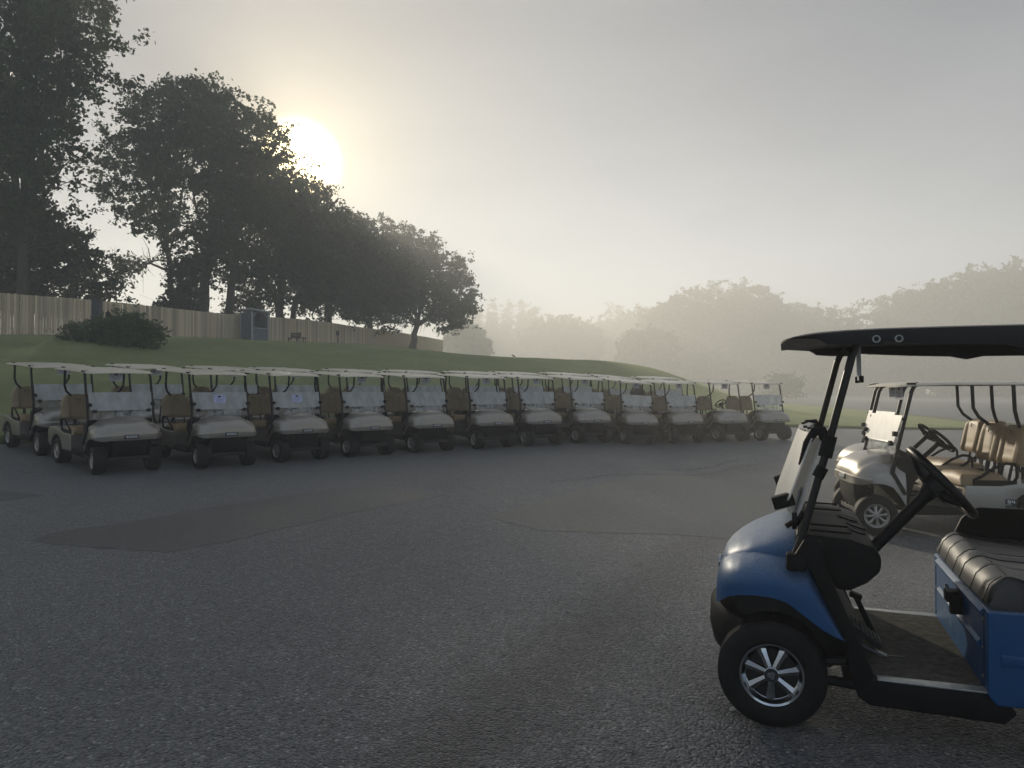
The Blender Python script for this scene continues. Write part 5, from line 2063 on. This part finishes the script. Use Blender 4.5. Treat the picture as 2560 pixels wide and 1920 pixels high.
# left of the middle: conifers and rounded crowns, palest
for q, (px, pt, Y, wd, kind, lb) in enumerate([
        (1004, 700, 128, 8.5, 0, 'rounded tree just right of the misty maple, half sunk behind the bank'),
        (1030, 664, 235, 11, 1, 'pale conifer in the farthest stand, next to the misty maple'),
        (1062, 654, 240, 11, 1, 'pale conifer with the highest spire in the farthest stand'),
        (1096, 660, 245, 11, 1, 'pale conifer in the middle of the farthest stand'),
        (1126, 658, 238, 11, 1, 'pale conifer second from the right in the farthest stand'),
        (1152, 668, 230, 10, 1, 'pale conifer at the right end of the farthest stand'),
        (1180, 684, 205, 17, 0, 'pale rounded tree between the far conifers and the gap'),
        (1222, 682, 195, 17, 0, 'pale rounded tree left of the gap in the far woods'),
        (1254, 690, 190, 14, 0, 'pale rounded tree at the left lip of the gap in the far woods'),
        (1292, 716, 260, 16, 0, 'faint low tree in the gap of the far woods'),
        (1330, 660, 215, 18, 0, 'faint rounded tree at the right lip of the gap in the far woods'),
        (1376, 664, 205, 18, 0, 'faint rounded tree just left of the big domed clump'),
        (1436, 652, 165, 17, 0, 'tree forming the sloping left shoulder of the big domed clump'),
        (1492, 622, 160, 18, 0, 'tree on the upper left of the big domed clump'),
        (1556, 606, 158, 20, 0, 'tree at the crown of the big domed clump'),
        (1622, 612, 160, 20, 0, 'tree on the upper right of the big domed clump'),
        (1676, 640, 162, 15, 0, 'tree forming the right shoulder of the big domed clump'),
        (1728, 656, 175, 17, 0, 'misty tree in the dip right of the domed clump'),
        (1786, 654, 172, 17, 0, 'misty tree in the middle of the dip, above the blue cart roof'),
        (1866, 634, 150, 14, 2, 'airy thin-leaved tree standing above the blue cart roof'),
        (1922, 640, 150, 12, 2, 'second airy tree, closer to the tall wood at the right'),
        (1972, 628, 145, 16, 0, 'misty tree at the left end of the tall wood on the right'),
        (2034, 606, 140, 18, 0, 'second tree from the left in the tall wood on the right'),
        (2098, 586, 136, 19, 0, 'third tree from the left in the tall wood on the right'),
        (2162, 574, 132, 19, 0, 'tallest tree in view in the wood at the right edge'),
        (2230, 562, 130, 20, 0, 'tree cut by the right edge of the photo'),
        (1400, 706, 140, 12, 0, 'low tree at the left foot of the big domed clump'),
        (1840, 720, 150, 20, 0, 'low undergrowth tree behind the front edge of the blue cart roof'),
        (1680, 724, 165, 22, 0, 'low undergrowth tree at the right foot of the domed clump'),
]):
    far_tree(px * S_, pt * S_, 0, Y, wd, lb, 'needle_far' if kind == 1 else 'leaf_far', 40 + q,
             'conifer_tree' if kind == 1 else 'broadleaf_tree', 190 if kind != 2 else 90, .78 if kind != 2 else .6, kind == 2, kind == 1)
far_tree(1690 * S_, 806 * S_, 0, 88, 5, 'small faint shrubby tree on the slope beyond the last cart', 'leaf_far', 91, 'broadleaf_tree', 60, .3, True)

lob = []
g_ = np.random.default_rng(3)
for q in range(70):
    t = q / 69
    x = -40 + 210 * t
    y = 300 - 75 * t + g_.normal(0, 6)
    lob.append((x, y, 2.2 + g_.uniform(0, 2.0), 5.0, 4.0, g_.uniform(2.6, 5.0)))
cm, _ = leaf_cloud(lob, 900, 48, .95, 'leaf_far', 1.5, .6, .0, 71, name='undergrowth')
link('undergrowth', cm, kind='stuff')

# ------------------------------------------------------------------ grass blades, loose chips
g_ = np.random.default_rng(77)
nb = 110000
# tufts on the bank, thicker towards the lot's edge
X = g_.uniform(-27, 19, nb * 3)
Y = g_.uniform(14, 60, nb * 3)
# a good share right along the edge of the lot
se_ = g_.uniform(acc[2], acc[20], nb)
X[:nb] = np.interp(se_, acc, EDGE[:, 0]) + g_.normal(0, .22, nb)
Y[:nb] = np.interp(se_, acc, EDGE[:, 1]) + g_.normal(.12, .22, nb)
D = edge_dist(X, Y)
keep = (D > -0.06) & (g_.random(nb * 3) < np.where(D < .6, 1.0, .07))
X, Y = X[keep][:nb], Y[keep][:nb]
Z = height(X, Y) + .03
n = len(X)
hgt = g_.uniform(.03, .075, n)
az = g_.uniform(0, 2 * np.pi, n)
wd = g_.uniform(.006, .012, n)
V = np.empty((n, 3, 3), np.float32)
dx, dy = np.cos(az) * wd, np.sin(az) * wd
V[:, 0] = np.stack([X - dx, Y - dy, Z - .02], -1)
V[:, 1] = np.stack([X + dx, Y + dy, Z - .02], -1)
V[:, 2] = np.stack([X + g_.normal(0, .03, n), Y + g_.normal(0, .03, n), Z + hgt], -1)
link('grass', np_mesh('grass', V.reshape(-1, 3), np.arange(n * 3).reshape(n, 3), 'grass_blade'), kind='stuff')

n = 5200
Yc = 2.2 + 9.5 * g_.random(n) ** 1.7
Xc = g_.uniform(-.75, .75, n) * Yc
sz = g_.uniform(.003, .0085, n) * (1 + .7 * (g_.random(n) > .95))
base = np.array([(1, 0, .1), (-.4, .9, 0), (-.5, -.8, .05), (.1, 0, .75), (.5, .6, .5)], float)
tri = np.array([(0, 1, 4), (0, 4, 3), (4, 1, 3), (1, 2, 3), (2, 0, 3)])
az = g_.uniform(0, 2 * np.pi, n)
ca, sa = np.cos(az), np.sin(az)
V = np.empty((n, 5, 3))
for q in range(5):
    bx, by, bz_ = base[q]
    jx = bx * g_.uniform(.7, 1.4, n)
    jy = by * g_.uniform(.6, 1.2, n)
    V[:, q, 0] = Xc + (jx * ca - jy * sa) * sz
    V[:, q, 1] = Yc + (jx * sa + jy * ca) * sz
    V[:, q, 2] = height(Xc, Yc) + .005 + bz_ * sz
F = (tri[None] + (np.arange(n) * 5)[:, None, None]).reshape(-1, 3)
link('loose_chippings', np_mesh('loose_chippings', V.reshape(-1, 3), F, 'stone_chip'), kind='stuff')
x, y = on_ground(1823, 1777)
lt = MB().tube([(0, 0, .006), (.018, .004, .010), (.034, .0, .007)], [.005, .009, .004], 8)
link('scrap', lt.mesh('scrap', 'white_litter', 40), None, 'tiny white scrap lying on the asphalt beside the front wheel of the blue cart', 'litter', loc=(x, y, hz(x, y) + .004))
